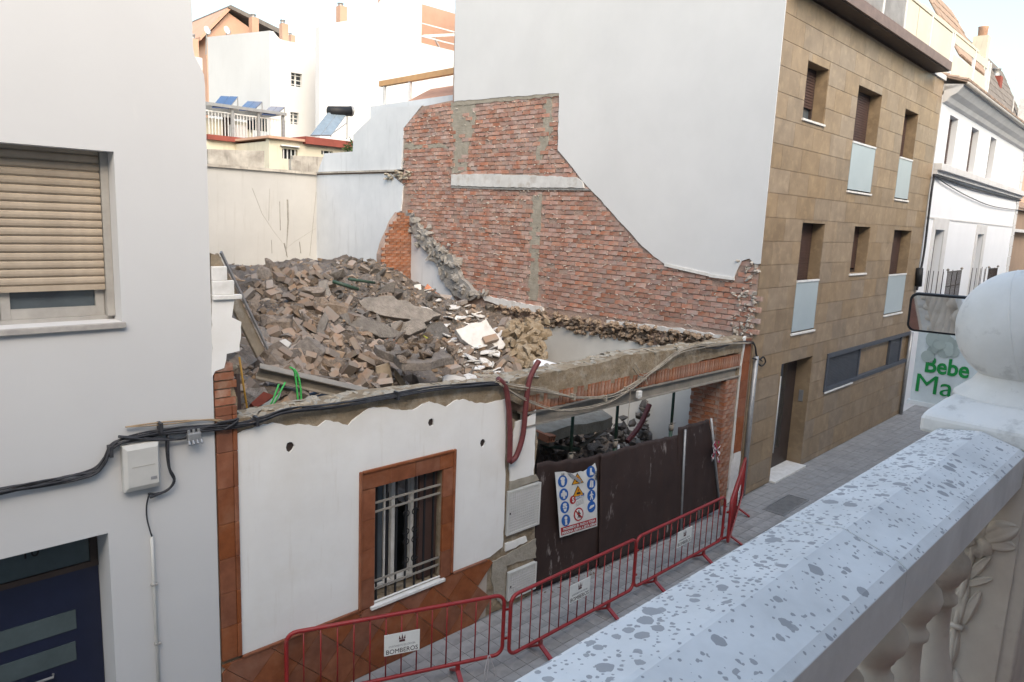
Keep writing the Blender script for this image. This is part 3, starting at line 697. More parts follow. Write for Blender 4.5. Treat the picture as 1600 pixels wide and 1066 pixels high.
# white diagonal lattice panels
for a, b_ in ((1.24, 2.26), (2.34, 3.46), (3.54, 4.79)):
    l = MB(T); k = a - .66
    while k < b_:
        for s in (1, -1):
            P0, P1 = [k, 9.08], [k + .64, 9.72]
            if P0[0] < a: P0[1] += a - P0[0]; P0[0] = a
            if P1[0] > b_: P1[1] -= P1[0] - b_; P1[0] = b_
            if P1[0] - P0[0] > .02:
                z0_, z1_ = (P0[1], P1[1]) if s > 0 else (18.80 - P0[1], 18.80 - P1[1])
                l.bar((P0[0], -.325 + .008 * s, z0_), (P1[0], -.325 + .008 * s, z1_), .006, .022, (0, 1, 0))
        k += .075
    l.build('lattice', metalw, AB)['kind'] = 'stuff'
MB(T).box(.6, 9.2, 1.6, 8.4, 8.81, 11.2).build('attic', terra_bg, AB)
MB(T).box(4.6, 5.1, 1.2, 1.6, 9.0, 11.0).build('chimney', redp, AB)
# grey downpipe shoe at the corner
MB().tube([BF.M @ Vector((.10, -.04, .05)), BF.M @ Vector((.10, -.04, 2.66))], .045, 12).build('downpipe', metalg, AB, True)
MB().tube([BF.M @ Vector((9.50, -.045, .0)), BF.M @ Vector((9.50, -.045, 2.3))], .05, 12).build('downpipe', metalg, AB, True)

# ------------------------------------------------------------------ its side (party) wall
core = [(FY + .02, 0), (21.3, 0), (21.3, 6.02), (19.2, 6.02), (17.0, 6.02)] + pw([(631, 275), (631, 200), (659, 167)]) + [(14.6, 7.72), (14.6, 11.2), (8.5, 11.2), (FY + .02, 9.2)]
PWL = MB().prism(core, 0, -.30, party).build('party_wall', mortarw, AB)
rend = [(FY - .005, 9.2), (8.5, 11.2), (14.6, 11.2)] + pw([(711, 159), (790, 152), (875, 146), (874, 180), (873, 235), (890, 255), (915, 287), (940, 312), (960, 335), (985, 362), (1004, 384), (1022, 400), (1040, 413), (1060, 419), (1090, 424), (1148, 435), (1152, 424), (1160, 408), (1172, 404), (1180, 412), (1186, 413)]) + [(FY - .005, 4.3)]
MB().prism(jag(rend[:3], .0, 5, 1, False)[:-1] + jag(rend[2:], .012, .14, 2, False), .032, .012, party).build('white_render', white_p, PWL)
for a in ([(1040, 411), (1110, 427), (1110, 432), (1040, 416)], [(1110, 428), (1149, 433), (1149, 438), (1110, 433)]): MB().prism(pw(a), .05, .02, party).build('render_drip', whites, PWL)
brk = pw([(1168, 524), (1176, 520), (1184, 418), (1174, 408), (1163, 409), (1152, 437), (1090, 427), (1040, 415), (1004, 387), (960, 338), (915, 290), (873, 238), (874, 148), (711, 161), (660, 168), (632, 202), (632, 282), (642, 335), (700, 400), (740, 460), (800, 472), (900, 487), (1000, 500)])
beam = pw([(707, 273), (760, 272), (900, 277), (912, 284), (915, 294), (800, 293), (707, 290)])
cols = [pw([(705, 160), (742, 158), (745, 185), (733, 230), (730, 268), (706, 272), (712, 230), (708, 200)]),
        pw([(851, 150), (862, 149), (864, 200), (848, 245), (842, 262), (838, 240), (848, 200)]),
        pw([(834, 305), (848, 303), (846, 340), (842, 400), (843, 440), (840, 470), (826, 470), (830, 400), (828, 350)]),
        pw([(632, 224), (700, 226), (702, 232), (632, 233)])]
bl_ = .245; bh = .0985
cell = []
z = 2.95; r_ = 0
while z < 7.7:
    y = 6.1 - (.122 if r_ % 2 else 0)
    while y < 16.8:
        c = (y + bl_ / 2, z + bh / 2)
        if inside(c, brk) and not inside(c, beam) and not any(inside(c, q) and rng.random() < .8 for q in cols): cell.append(c)
        y += bl_
    z += bh; r_ += 1
cell.sort(key=lambda c: (Vector((PX, c[0], c[1])) - EYE).length)
bmesh_v = []
for k in range(5):
    g = random.Random(50 + k); hx, hz = bl_ / 2 - .007, bh / 2 - .011; mb = MB()
    mb.box(-.02, .06, -hx, hx, -hz, hz)
    mb.v = [(a + (g.uniform(-.006, .006) if a < 0 else 0), b_ + g.uniform(-.005, .005), c + g.uniform(-.004, .004)) for a, b_, c in mb.v]
    me = mb.mesh('brick'); me.materials.append(brickm); bmesh_v.append(me)
rest = MB(); lips = MB(); wi = WI(PWL)
for i, (y, z) in enumerate(cell):
    x = PX + rng.uniform(-.004, .014)
    if rng.random() < .03: continue
    if i < 300: inst('brick', bmesh_v[i % 5], PWL, wi @ Vector((x, y, z)), (rng.uniform(-.012, .012), 0, rng.uniform(-.02, .02) + BF.a * 0 - BF.a))
    else: rest.box(x - .02, x + .05, y - bl_ / 2 + rng.uniform(.004, .010), y + bl_ / 2 - rng.uniform(.004, .010), z - bh / 2 + rng.uniform(.008, .014), z + bh / 2 - rng.uniform(.008, .014))
    for t in range(rng.choice((0, 1, 2, 2))):
        add_lump(lips, (PX - .012, y + rng.uniform(-.12, .12), z - bh / 2 + rng.uniform(-.008, .008)), (rng.uniform(.012, .03), rng.uniform(.03, .10), rng.uniform(.008, .018)), rng, 8)
    if rng.random() < .10: add_lump(lips, (PX - .012, y + rng.uniform(-.12, .12), z + rng.uniform(-.04, .04)), (rng.uniform(.012, .02), rng.uniform(.03, .07), rng.uniform(.02, .04)), rng, 9)
rest.build('bricks', bricks_, PWL)['kind'] = 'stuff'
lipo = lips.build('mortar_lips', mortar, PWL); lipo['kind'] = 'stuff'
for i, q in enumerate(cols): MB().prism(jag(q, .03, .09, i), .012, -.01, party).build('mortar_band', concr, PWL)
edge_m = pw([(711, 158), (875, 145), (875, 150), (711, 166)]); MB().prism(jag(edge_m, .015, .12, 3), .024, -.01, party).build('mortar_band', concr, PWL)
MB().prism(jag(beam, .012, .1, 3), .05, -.01, party).build('white_beam', shardm, PWL)
bb = pw([(707, 290), (800, 293), (915, 294), (925, 298), (800, 297), (707, 294)]); MB().prism(bb, .035, -.01, party).build('beam_underside', greyp, PWL)
# crumbling end of the brickwork next to the street corner
cr_ = MB(); g = random.Random(8)
for k in range(70):
    z = g.uniform(3.0, 4.32); y = 6.1 + g.random() ** 1.5 * .42
    add_lump(cr_, (PX - .012, y, z), (g.uniform(.02, .045), g.uniform(.04, .10), g.uniform(.025, .05)), g)
cr_.build('crumbling_masonry', mortar, PWL)['kind'] = 'stuff'
sp_ = MB(); g = random.Random(23)
for k in range(110):
    t = g.random(); a = pw([(648 + t * 92, 342 + t * 120)])[0]; add_lump(sp_, (PX - g.uniform(.05, .16), a[0] + g.gauss(0, .22), a[1] + g.gauss(0, .12)), (g.uniform(.03, .07), g.uniform(.08, .2), g.uniform(.06, .16)), g)
sp_.build('stair_rubble', greyp, PWL)['kind'] = 'stuff'
# grey diagonal of old stair plaster, white triangle of room plaster, ledge of the former floor
MB().prism(jag(pw([(640, 330), (655, 345), (672, 372), (690, 395), (712, 398), (722, 425), (733, 440), (752, 462), (740, 470), (715, 462), (702, 448), (690, 415), (664, 385), (645, 350)]), .05, .12, 4), .13, -.01, party).build('stair_plaster', greyp, PWL)
MB().prism(jag(pw([(644, 345), (650, 352), (668, 378), (690, 415), (704, 452), (712, 470), (644, 452)]), .02, .1, 4), .05, -.01, party).build('room_plaster', white_g, PWL)
MB().prism(jag(pw([(755, 461), (800, 470), (850, 480), (852, 490), (800, 482), (760, 470)]), .015, .1, 4), .06, -.01, party).build('room_plaster', shardm, PWL)
MB().prism(jag(pw([(950, 500), (1080, 515), (1165, 530), (1165, 535), (1060, 520), (950, 507)]), .015, .1, 9), .05, -.01, party).build('room_plaster', shardm, PWL)
lg = MB(); g = random.Random(31)
for k in range(560):
    t = g.random(); a = pw([(770 + t * 395, 474 + t * 58)])[0]; dz = g.random() ** 1.2 * .36
    s = g.uniform(.03, .09); add_lump(lg, (PX - g.uniform(.0, .20 - dz * .3), a[0], a[1] - dz), (s, s * g.uniform(.8, 1.5), s * .75), g)
lg.build('floor_ledge_stones', lumpm, PWL)['kind'] = 'stuff'
MB().prism(jag([(FY + .6, 0), (12.4, 0), (12.2, 2.52), (10, 2.58), (8, 2.55), (FY + .6, 2.6)], .02, .15, 9), .04, .004, party).build('room_plaster', M('room_plaster_cream', (.66, .645, .60), (.58, .56, .52), scale=1, bump=.2), PWL)
# white shared yard stretch further back
MB().prism([(21.28, 2), (16.62, 2)] + jag(pw([(628, 420), (610, 345), (628, 330), (632, 290), (625, 284)]), .03, .12, 5, False) + [(17.2, 5.98), (21.28, 5.98)], .04, .004, party).build('yard_render', white_g, PWL)
MB().box(PX - .10, PX + .32, 16.9, 21.3, 6.022, 6.07).build('wall_coping', mossw, PWL)
lm = MB(); g = random.Random(3)
for k in range(26): add_lump(lm, (PX - g.uniform(-.05, .12), g.uniform(16.2, 17.3), 5.95 + g.uniform(-.12, .08)), (.08, .12, .05), g)
lm.build('broken_ledge', concr, PWL)['kind'] = 'stuff'
gy_ = pw([(500, 268), (508, 240), (552, 237), (553, 211), (566, 198), (598, 168), (660, 165), (632, 200), (631, 270)])
MB().prism([(21.2, 6.08)] + gy_[1:-1] + [(16.72, 6.08)], .02, -.2, party).build('stepped_gable', white_g, PWL)
# stub of the torn cross wall
stb = [(onY(x, y, 16.15).x, onY(x, y, 16.15).z) for x, y in ((598, 440), (597, 398), (604, 375), (612, 358), (617, 345), (626, 332), (636, 338), (643, 352), (645, 440))]
zs_ = 2.6
MB().prism([(min(a, PX - .042), b_) for a, b_ in jag([(stb[0][0], zs_)] + stb[1:-1] + [(PX - .042, zs_)], .02, .12, 2)], 0, .24, lambda a, b, d: (a, 16.17 + d, b)).build('cross_wall_stub', mortarw, PWL)
sb = [stb[0]] + stb[1:]
z = 2.8; r_ = 0
smb = MB().box(-.115, .115, -.02, .02, -.034, .034).mesh('brick'); smb.materials.append(bricko); smh = MB().box(-.055, .055, -.02, .02, -.034, .034).mesh('brick'); smh.materials.append(bricko)
while z < 5.0:
    x = PX - .045 - (.0 if r_ % 2 else .118)
    first = True
    while x > 10.7:
        c = (x - .12, z)
        if inside(c, [(stb[0][0], 2.4)] + stb[1:-1] + [(PX, 5), (PX, 2.4)]): inst('brick', smb, PWL, wi @ Vector((x - .12, 16.165 + rng.uniform(-.006, .006), z)), (0, 0, -BF.a))
        x -= .24
    if r_ % 2 == 0: inst('brick', smh, PWL, wi @ Vector((PX - .105, 16.165, z)), (0, 0, -BF.a))
    z += .077; r_ += 1

# ================================================================== yard wall at the back
YW = thing('yard_wall', 'tall stained cream yard wall rising behind the heap of rubble', 'wall', (10, 21.25, 0))
MB().box(2.4, PX - .002, 21.25, 21.5, 0, 5.98).build('wall', white_y, YW)
cpw = MB().box(2.4, PX - .10, 21.17, 21.56, 5.982, 6.06).build('coping', mossw, YW)
stn = MB(); g = random.Random(4)
trc = M('wall_soot', (.24, .225, .205), (.36, .34, .31), scale=9, bump=.3)
def stain(px, w, seed):
    P = [onY(x, y, 21.25) for x, y in px]; g = random.Random(seed)
    m = MB(); m.tube([(p.x, 21.248, p.z) for p in P], [w * g.uniform(.3, 1) for _ in P], 5); return m
for i, (px, w) in enumerate((([(394, 294), (410, 335), (428, 362), (448, 388), (460, 378), (493, 357)], .006), ([(421, 295), (420, 345)], .008), ([(449, 312), (450, 345), (448, 385), (447, 400)], .03), ([(437, 315), (438, 360)], .02), ([(424, 375), (425, 396)], .02), ([(468, 378), (470, 396)], .02), ([(494, 300), (484, 400)], .008), ([(444, 380), (449, 402)], .045))):
    stain(px, w, i).build('hanging_wire' if w < .023 and i in (0, 1, 6) else 'soot_streak', trc, YW)
OW = thing('old_garden_wall', 'mossy weathered garden wall showing above the stained yard wall', 'wall', (10, 23, 0))
for i, (x0, y0, x1) in enumerate(((325, 233, 413), (336, 245, 384), (455, 249, 470), (458, 243, 512))):
    a = onY(x0, y0, 23 + i * .25); b_ = onY(x1, y0 + 3, 23 + i * .25)
    MB().prism(jag([(a.x, 0), (b_.x, 0), (b_.x, b_.z), (a.x, a.z)], .0, 9, i), 0, .2, lambda p, q, d, Y=23 + i * .25: (p, Y + d, q)).build('wall_section', mossw, OW)

# ================================================================== white townhouse further along the street
WF = Frame(BF.M @ Vector((10.2, 0, 0)), 3.45)
WH = thing('white_townhouse', 'white townhouse with stone ledge and balcony doors beyond the brown building', 'house', WF.o, WF.a)
T = WF.M; x0 = -.62
ups = [(.40, 1.36, 6.83, 8.13), (3.17, 4.2, 6.82, 8.14), (6.08, 7.03, 6.82, 8.17)]
dos = [(.36, 1.40, 3.05, 5.07), (6.13, 7.08, 3.0, 5.02)]
MB(T).prism(rc(x0, 13.2, 0, 8.5), 0, -.4, bl, [rc(*o) for o in ups + dos]).build('wall', white_w, WH)
MB(T).box(x0, 13.2, .41, 7, 0, 8.6).build('house_body', white_w, WH)
MB(T).box(x0, 13.3, -.10, -.002, 6.50, 6.60).build('ledge_base', trim, WH); MB(T).box(x0, 13.34, -.20, -.002, 6.602, 6.78).build('stone_ledge', trim, WH, bevel=.01)
MB(T).box(x0, 13.2, -.02, -.001, 5.36, 5.40).build('string_course', trim, WH)
k = 0
for z in np.arange(0, 8.4, .42):
    MB(T).box(12.75 - (.1 if k % 2 else 0), 13.22, -.03, -.001, z + .01, z + .41).build('quoin', trim, WH); k += 1
for o in ups:
    w = MB(T).box(o[0] + .002, o[1] - .002, .175, .21, o[2] + .002, o[3] - .002).build('window', framed, WH)
    MB(T).box(o[0] + .06, o[1] - .06, .165, .174, o[2] + .002, o[3] - .002).build('pane', glassd, w)
    s = MB(T); z = o[2] + .04
    while z < o[3] - .04: s.box(o[0] + .03, o[1] - .03, .145, .16, z, z + .035); z += .05
    s.build('shutter_leaf', shut, w)
for o in dos:
    w = MB(T).box(o[0] + .002, o[1] - .002, .175, .21, o[2] + .002, o[3] - .002).build('balcony_door', framed, WH)
    MB(T).box(o[0] + .3, o[1] - .1, .165, .174, o[2] + .002, o[3] - .002).build('pane', glassr, w)
    for a in ((o[0] - .24, o[0] - .002, o[2], o[3] + .30), (o[1] + .002, o[1] + .42, o[2], o[3] + .30), (o[0] - .001, o[1] + .001, o[3] + .002, o[3] + .30)): MB(T).box(a[0], a[1], -.035, -.001, a[2], a[3]).build('door_surround', trim, WH)
    MB(T).box(o[0] - .25, o[1] + .5, -.55, -.002, o[2] - .14, o[2] - .01).build('balcony_slab', trim, WH)
    r = MB(T); y_ = -.52
    for z in (o[2] + .05, o[2] + .48, o[2] + .88): r.box(o[0] - .22, o[1] + .46, y_, y_ + .02, z, z + .03)
    u = o[0] - .2
    while u < o[1] + .45: r.box(u, u + .016, y_ + .002, y_ + .018, o[2] + .0, o[2] + .9); u += .12
    for v in np.arange(-.42, -.05, .12): r.box(o[1] + .44, o[1] + .456, v, v + .016, o[2], o[2] + .9); r.box(o[0] - .22, o[0] - .204, v, v + .016, o[2], o[2] + .9)
    r.build('railing', framed, WH)['kind'] = 'stuff'
    for u in (o[0] - .21, o[1] + .45): MB(T).lathe([(.001, -.04), (.03, -.02), (.04, 0), (.03, .03), (.001, .045)], (u, y_ + .01, o[2] + .95), 10).build('knob', steel, WH, True)
# eaves: moulded cornice, gutter, tiled slope
MB(T).prism([(0, 8.3), (.10, 8.34), (.16, 8.44), (.30, 8.52), (.42, 8.66), (.42, 8.72), (0, 8.72)], x0, 13.4, lambda a, b, d: (d, -a, b)).build('cornice', trim, WH)
MB(T).tube([(x0 + .05, -.50, 8.74), (13.4, -.50, 8.74)], .055, 10).build('gutter', alu, WH, True)
def tiled(T, u0, u1, v0, z0, v1, z1, mat, name, parent, pitch=.2, rows=6, r=.07):
    m = MB(T); n = int((u1 - u0) / pitch); sl_ = Vector((0, v1 - v0, z1 - z0)); L_ = sl_.length; d = sl_.normalized(); nn = Vector((0, -d.z, d.y))
    for i in range(n):
        for j in range(rows):
            a = Vector((u0 + (i + .5) * pitch + rng.uniform(-.008, .008), v0, z0)) + d * (L_ * j / rows); b_ = a + d * (L_ / rows * 1.15) 
            vs = []
            for p, k in ((a, 1.0), (b_, .82)):
                for t in range(5):
                    an = math.pi * t / 4; vs.append(p + Vector((math.cos(an) * r * k, 0, 0)) + nn * (math.sin(an) * r * k * .8 + .012 + (.02 if k == 1 else 0)))
            m.add(vs, [(t, t + 1, t + 6, t + 5) for t in range(4)] + [(4, 3, 2, 1, 0)])
    m.prism([(v0, z0 - .03), (v1, z1 - .03), (v1, z1 + .005), (v0, z0 + .005)], u0, u1, lambda a, b, dd: (dd, a, b))
    o = m.build(name, mat, parent, recalc=False); return o
MB(T).prism([(-.46, 8.725), (2.5, 9.0), (2.5, 8.6), (0, 8.6)], x0, 13.4, lambda a, b, dd: (dd, a, b)).build('roof_deck', trim, WH)
tiled(T, x0 - .05, 13.4, -.5, 8.79, .62, 9.16, rooft, 'tiled_roof', WH, .17, 5, .075)['kind'] = 'stuff'
# glazed terrace screen behind that roof
GS = thing('terrace_screen', 'low cream and white terrace screen standing behind the tiled eaves', 'railing', BF.M @ Vector((9.2, 1.0, 8.95)), BF.a)
T = BF.M; v = .60
def g6(x, y): return BF.px(x, y, v)
tops = [g6(1491, 52), g6(1524, 80), g6(1548, 96)]; bots = [(1489, 112), (1517, 132), (1541, 149)]
MB(T).box(9.1, 9.5 + 5.6, v - .03, v + .03, tops[0][1] - .0, tops[0][1] + .07).build('top_rail', panelc, GS)
zt0 = tops[0][1]
for q in (tops[0][0], tops[1][0], tops[2][0], tops[2][0] - .35): MB(T).box(q - .04, q + .04, v - .04, v + .04, 9.0, zt0 - .002).build('post', metalw, GS)
for i in range(2):
    a, b_ = tops[i][0] + .05, tops[i + 1][0] - .05
    MB(T).box(a, b_, v - .01, v + .01, zt0 - .24, zt0 - .01).build('valance', panelc, GS)
    MB(T).box(a, b_, v - .01, v + .01, 9.05, zt0 - .52).build('screen_panel', panelc, GS)
# cable along the townhouse
cw_ = thing('wall_cable', 'thin black cables sagging across the white townhouse under its ledge', 'cable', WF.o + Vector((0, 0, 6)), WF.a)
def wpt(x, y, v=-.06): a = WF.px(x, y, v); return WF.M @ Vector((a[0], v, a[1]))
qq = lambda x, y: (1400 + x / 3.23, 150 + y / 3.23)
MB().tube(smooth_path([wpt(*qq(105, 980)), wpt(*qq(140, 800)), wpt(*qq(165, 600)), wpt(*qq(190, 420)), wpt(*qq(215, 408)), wpt(*qq(400, 470)), wpt(*qq(628, 528))], 5), .03, 6).build('cable', cablem, cw_, True)
MB().tube(smooth_path([wpt(*qq(205, 410)), wpt(*qq(270, 455)), wpt(*qq(380, 515)), wpt(*qq(500, 560)), wpt(*qq(650, 580))], 5), .014, 6).build('cable', cablem, cw_, True)
MB().tube([wpt(*qq(120, 870)), wpt(*qq(112, 960))], .09, 8).build('junction', blackp, cw_, True)
# neighbouring brown house and air conditioner beyond
BH = thing('brown_townhouse', 'brown rendered house end beyond the white townhouse', 'house', WF.M @ Vector((13.3, 0, 0)), WF.a)
T = WF.M; brn = M('brown_render', (.30, .21, .15), (.25, .175, .125), scale=1, bump=.1)
MB(T).box(13.32, 24, .3, 8, 0, 6.1).build('wall', brn, BH)
MB(T).box(13.32, 24, .0, .29, 5.2, 5.32).build('ledge', trim, BH)
MB(T).box(13.4, 24, .9, 8, 6.12, 8.8).build('upper_wall', terra_bg, BH)
tiled(T, 13.34, 24, .1, 6.15, .88, 6.6, rooft, 'tiled_roof', BH, .2, 4, .09)['kind'] = 'stuff'
AC = thing('air_conditioner', 'white air conditioner unit on the brown house wall', 'air conditioner', WF.M @ Vector((14.4, 0, 3.6)), WF.a)
a = WF.px(1592, 437, .28); MB(WF.M).box(a[0] - .55, a[0] + 1.1, -.05, .28, a[1] - .5, a[1] + .12).build('casing', metalw, AC, bevel=.02)
MB(WF.M).tube([(a[0] + .2 + .2 * math.cos(t * .3), -.06, a[1] - .18 + .2 * math.sin(t * .3)) for t in range(21)], .018, 6, True).build('fan_ring', inkk, AC, True)
# roofs and chimneys over the far end of the street
def far_roof(name, label, px, v, mat, wall, dz=1.6):
    (xa, ya), (xb, yb), (xc, yc) = px          # eaves left, eaves right, ridge height pixel
    T = WF.M; a = WF.px(xa, ya, v); b_ = WF.px(xb, yb, v); r_ = WF.px(xc, yc, v + 2.0)
    t = thing(name, label, 'house', WF.M @ Vector((a[0], v, 0)), WF.a)
    MB(T).box(a[0], b_[0], v + .3, v + 5, 0, a[1]).build('wall', wall, t)
    tiled(T, a[0] - .2, b_[0] + .2, v, a[1], v + 2.0, r_[1], mat, 'tiled_roof', t, .25, 6, .11)['kind'] = 'stuff'
    return t, a, b_, r_
t, a, b_, r_ = far_roof('cream_chimney_house', 'brown tiled roof with tall cream chimney behind the terrace screen', ((1500, 88), (1546, 100), (1515, 50)), 3.0, rooft, cream_bg)
c = WF.px(1543, 60, 4.0); MB(WF.M).box(c[0] - .35, c[0] + .35, 3.9, 4.6, 8, c[1] + .1).build('chimney', cream_bg, t); MB(WF.M).lathe([(.22, 0), (.24, .45), (.26, .5)], (c[0], 4.25, c[1] + .1), 12).build('chimney_cap', terra_bg, t, True)
t, a, b_, r_ = far_roof('brick_chimney_house', 'grey tiled roof with red brick chimney and metal cowl', ((1543, 150), (1600, 185), (1575, 124)), 6.0, roofg, terra_bg)
c = WF.px(1561, 120, 7.0); MB(WF.M).box(c[0] - .45, c[0] + .45, 6.8, 7.7, 8, c[1]).build('chimney', redp, t); MB(WF.M).lathe([(.30, 0), (.34, .04), (.30, .1), (.30, .5), (.36, .55), (.3, .62)], (c[0], 7.25, c[1]), 12).build('cowl', metalg, t, True)
c = WF.px(1585, 160, 6.3); MB(WF.M).box(c[0] - .4, c[0] + .3, 5.4, 5.9, 8, c[1] + .2).build('white_flue', metalw, t)
an = thing('antenna_mast', 'thin metal antenna mast above the tiled roofs', 'antenna', WF.M @ Vector((13.5, 2.5, 8.8)), WF.a)
p0 = wpt(1581, 185, 2.6); p1 = wpt(1589, 118, 2.6); MB().tube([p0 - Vector((0, 0, .6)), p1], .03, 6).build('mast', metalw, an, True)
MB().tube([p1 + Vector((-.8, 0, -.35)), p1 + Vector((.3, 0, .05))], .02, 5).build('boom', metalw, an, True)

# ================================================================== houses behind the yard
def bg(name, label, Y, cat='house'): return thing(name, label, cat, (onY(500, 220, Y).x, Y, 0))
# far white block with two windows
A = bg('white_block', 'white rendered block of flats with two small windows and chimneys', 36)
pc, pr = onY(421, 48, 36), onY(498, 73, 36); pl_ = onX(324, 58, pc.x)
MB().prism([(36, 0), (36, pc.z), (pl_.y, pl_.z), (pl_.y, 0)], 0, .3, lambda a, b, d: (pc.x + d, a, b)).build('side_wall', white_bg, A)
topA = [(onY(x, y, 36).x, onY(x, y, 36).z) for x, y in ((421, 48), (427, 49), (437, 61), (455, 67), (478, 74), (498, 73))]
w1 = onY(455, 113, 36); w2 = onY(472, 137, 36); w3 = onY(454, 175, 36); w4 = onY(467, 195, 36)
MB().prism([(pc.x + .302, 0), (pc.x + .302, topA[0][1])] + topA[1:] + [(pr.x, 0)], 0, .3, lambda a, b, d: (a, 36 + d, b), [rc(w1.x, w2.x, w2.z, w1.z), rc(w3.x, w4.x, w4.z, w3.z)]).build('front_wall', white_bg, A)
MB().box(pc.x + .31, pr.x, 36.32, pl_.y, 0, pl_.z - 1.4).build('block_body', white_bg, A)
for a, b_ in ((w1, w2), (w3, w4)):
    wo = MB().box(a.x, b_.x, 36.2, 36.28, b_.z, a.z).build('window', glassd if a is w1 else glassr, A); mx = (a.x + b_.x) / 2
    MB().box(mx - .04, mx + .04, 36.15, 36.199, b_.z, a.z).build('mullion', metalw, wo)
    for k in range(3): z = b_.z + (a.z - b_.z) * (k + .5) / 3; MB().box(a.x, b_.x, 36.17, 36.195, z - .02, z + .02).build('grille_bar', metalw, wo)
def chimney(parent, x, y0, y1, w, Y, mat, cap=True):
    a, b_ = onY(x - w / 2, y0, Y), onY(x + w / 2, y1, Y)
    MB().box(a.x, b_.x, Y, Y + (b_.x - a.x), b_.z - .6, a.z).build('chimney', mat, parent)
    if cap:
        r = (b_.x - a.x) * .33; h = (a.z - b_.z) * .32; MB().lathe([(r, 0), (r * 1.25, h * .1), (r, h * .2), (r, h * .75), (r * 1.3, h * .85), (r * .9, h)], ((a.x + b_.x) / 2, Y + .3, a.z), 10).build('chimney_cap', metalg, parent, True)
chimney(A, 446, 36, 62, 10, 36.6, terra_bg); chimney(A, 458, 54, 68, 7, 37.5, terra_bg)
for x, y, yy in ((323, 47, 52), (354, 46, 52)): pass
# terracotta gable behind it
G = bg('gable_house', 'terracotta gabled house with dark roof peeking over the white block', 52)
ga = [onY(x, y, 52) for x, y in ((322, 58), (357, 20), (392, 45), (425, 50))]
MB().prism([(ga[0].x, 0), (ga[0].x, ga[0].z), (ga[1].x, ga[1].z), (ga[2].x, ga[2].z), (ga[2].x, 0)], 0, 6, lambda a, b, d: (a, 52 + d, b)).build('gable_wall', terra_bg, G)
MB().prism([(ga[1].x - .2, ga[1].z + .25), (ga[1].x, ga[1].z + .45), (ga[3].x + 1, ga[3].z + .1), (ga[3].x + 1, ga[3].z - .25)], -.4, 6.2, lambda a, b, d: (a, 52 + d, b)).build('roof_slope', roofg, G)
MB().prism([(ga[1].x + .1, ga[1].z + .25), (ga[1].x, ga[1].z + .45), (ga[0].x - .5, ga[0].z - .1), (ga[0].x - .5, ga[0].z - .35)], -.3, 6.1, lambda a, b, d: (a, 52 + d, b)).build('roof_slope', terra_bg, G)
chimney(G, 399, 26, 47, 11, 50.5, terra_bg)
for i, (x, y) in enumerate(((323, 48), (354, 48))):
    t = thing('satellite_dish', ['white satellite dish at the foot of the terracotta gable', 'white satellite dish in front of the terracotta gable wall'][i], 'satellite dish', onY(x, y + 10, 48))
    c = onY(x, y, 48); MB(Matrix.Translation(c) @ Matrix.Rotation(R(75), 4, 'X') @ Matrix.Rotation(R(20), 4, 'Y') @ Matrix.Scale(.55, 4)).lathe([(.02, .0), (.3, .03), (.48, .12), (.49, .13), (.3, .06), (.02, .02)], (0, 0, 0), 14).build('dish', metalw, t, True)
    MB().tube([c, c - Vector((0, -.2, 1.4))], .04, 6).build('mast', metalg, t)
# pink chimney beside the left house
t = bg('pink_chimney_house', 'white roof parapet with pale pink chimney beside the near white house', 34)
a = onY(300, 88, 34); b_ = onY(316, 92, 34); MB().box(a.x - 3, b_.x, 34, 38, 0, a.z).build('wall', white_bg, t); chimney(t, 306, 60, 90, 10, 34.4, terra_bg)
# big white building
Bw = bg('white_flats', 'large blank white building with recessed terracotta terrace and chimney', 33)
topB = [(onY(x, y, 33).x, onY(x, y, 33).z) for x, y in ((499, 42), (505, 38), (560, 30), (582, 27), (600, 0), (625, -30), (760, -30))]
ra, rb = onY(660, -25, 33), onY(735, 86, 33)
MB().prism([(topB[0][0], 0)] + topB + [(topB[-1][0], 0)], 0, .4, lambda a, b, d: (a, 33 + d, b), [rc(ra.x, rb.x, rb.z, ra.z)]).build('front_wall', white_bg, Bw)
MB().box(topB[0][0], topB[-1][0], 36.5, 40, 0, topB[1][1] - .3).build('building_body', white_bg, Bw)
MB().box(ra.x - .5, rb.x + 6, 36, 36.4, rb.z - .5, ra.z).build('terrace_wall', terra_bg, Bw)
MB().box(ra.x - .5, rb.x + 6, 33.41, 35.99, rb.z - .3, rb.z - .01).build('terrace_floor', terra_bg, Bw)
MB().box(ra.x - .4, ra.x - .02, 33.41, 36, rb.z, ra.z).build('terrace_cheek', terra_bg, Bw)
for z in (.35, 1.0): MB().box(ra.x + .1, rb.x, 33.1, 33.16, rb.z + z, rb.z + z + .06).build('terrace_rail', metalw, Bw)
a = onY(664, 56, 33); b_ = onY(716, 50, 33); MB().bar((a.x, 33.2, a.z), (b_.x + .5, 33.2, b_.z), .1, .14).build('awning_bar', metalw, Bw)
a = onY(680, 58, 33.2); b_ = onY(712, 76, 33.2); MB().bar((a.x, 33.3, a.z), (b_.x, 34.5, b_.z), .08, .1).build('awning_arm', metalw, Bw)
chimney(Bw, 537, 8, 30, 11, 33.6, terra_bg)
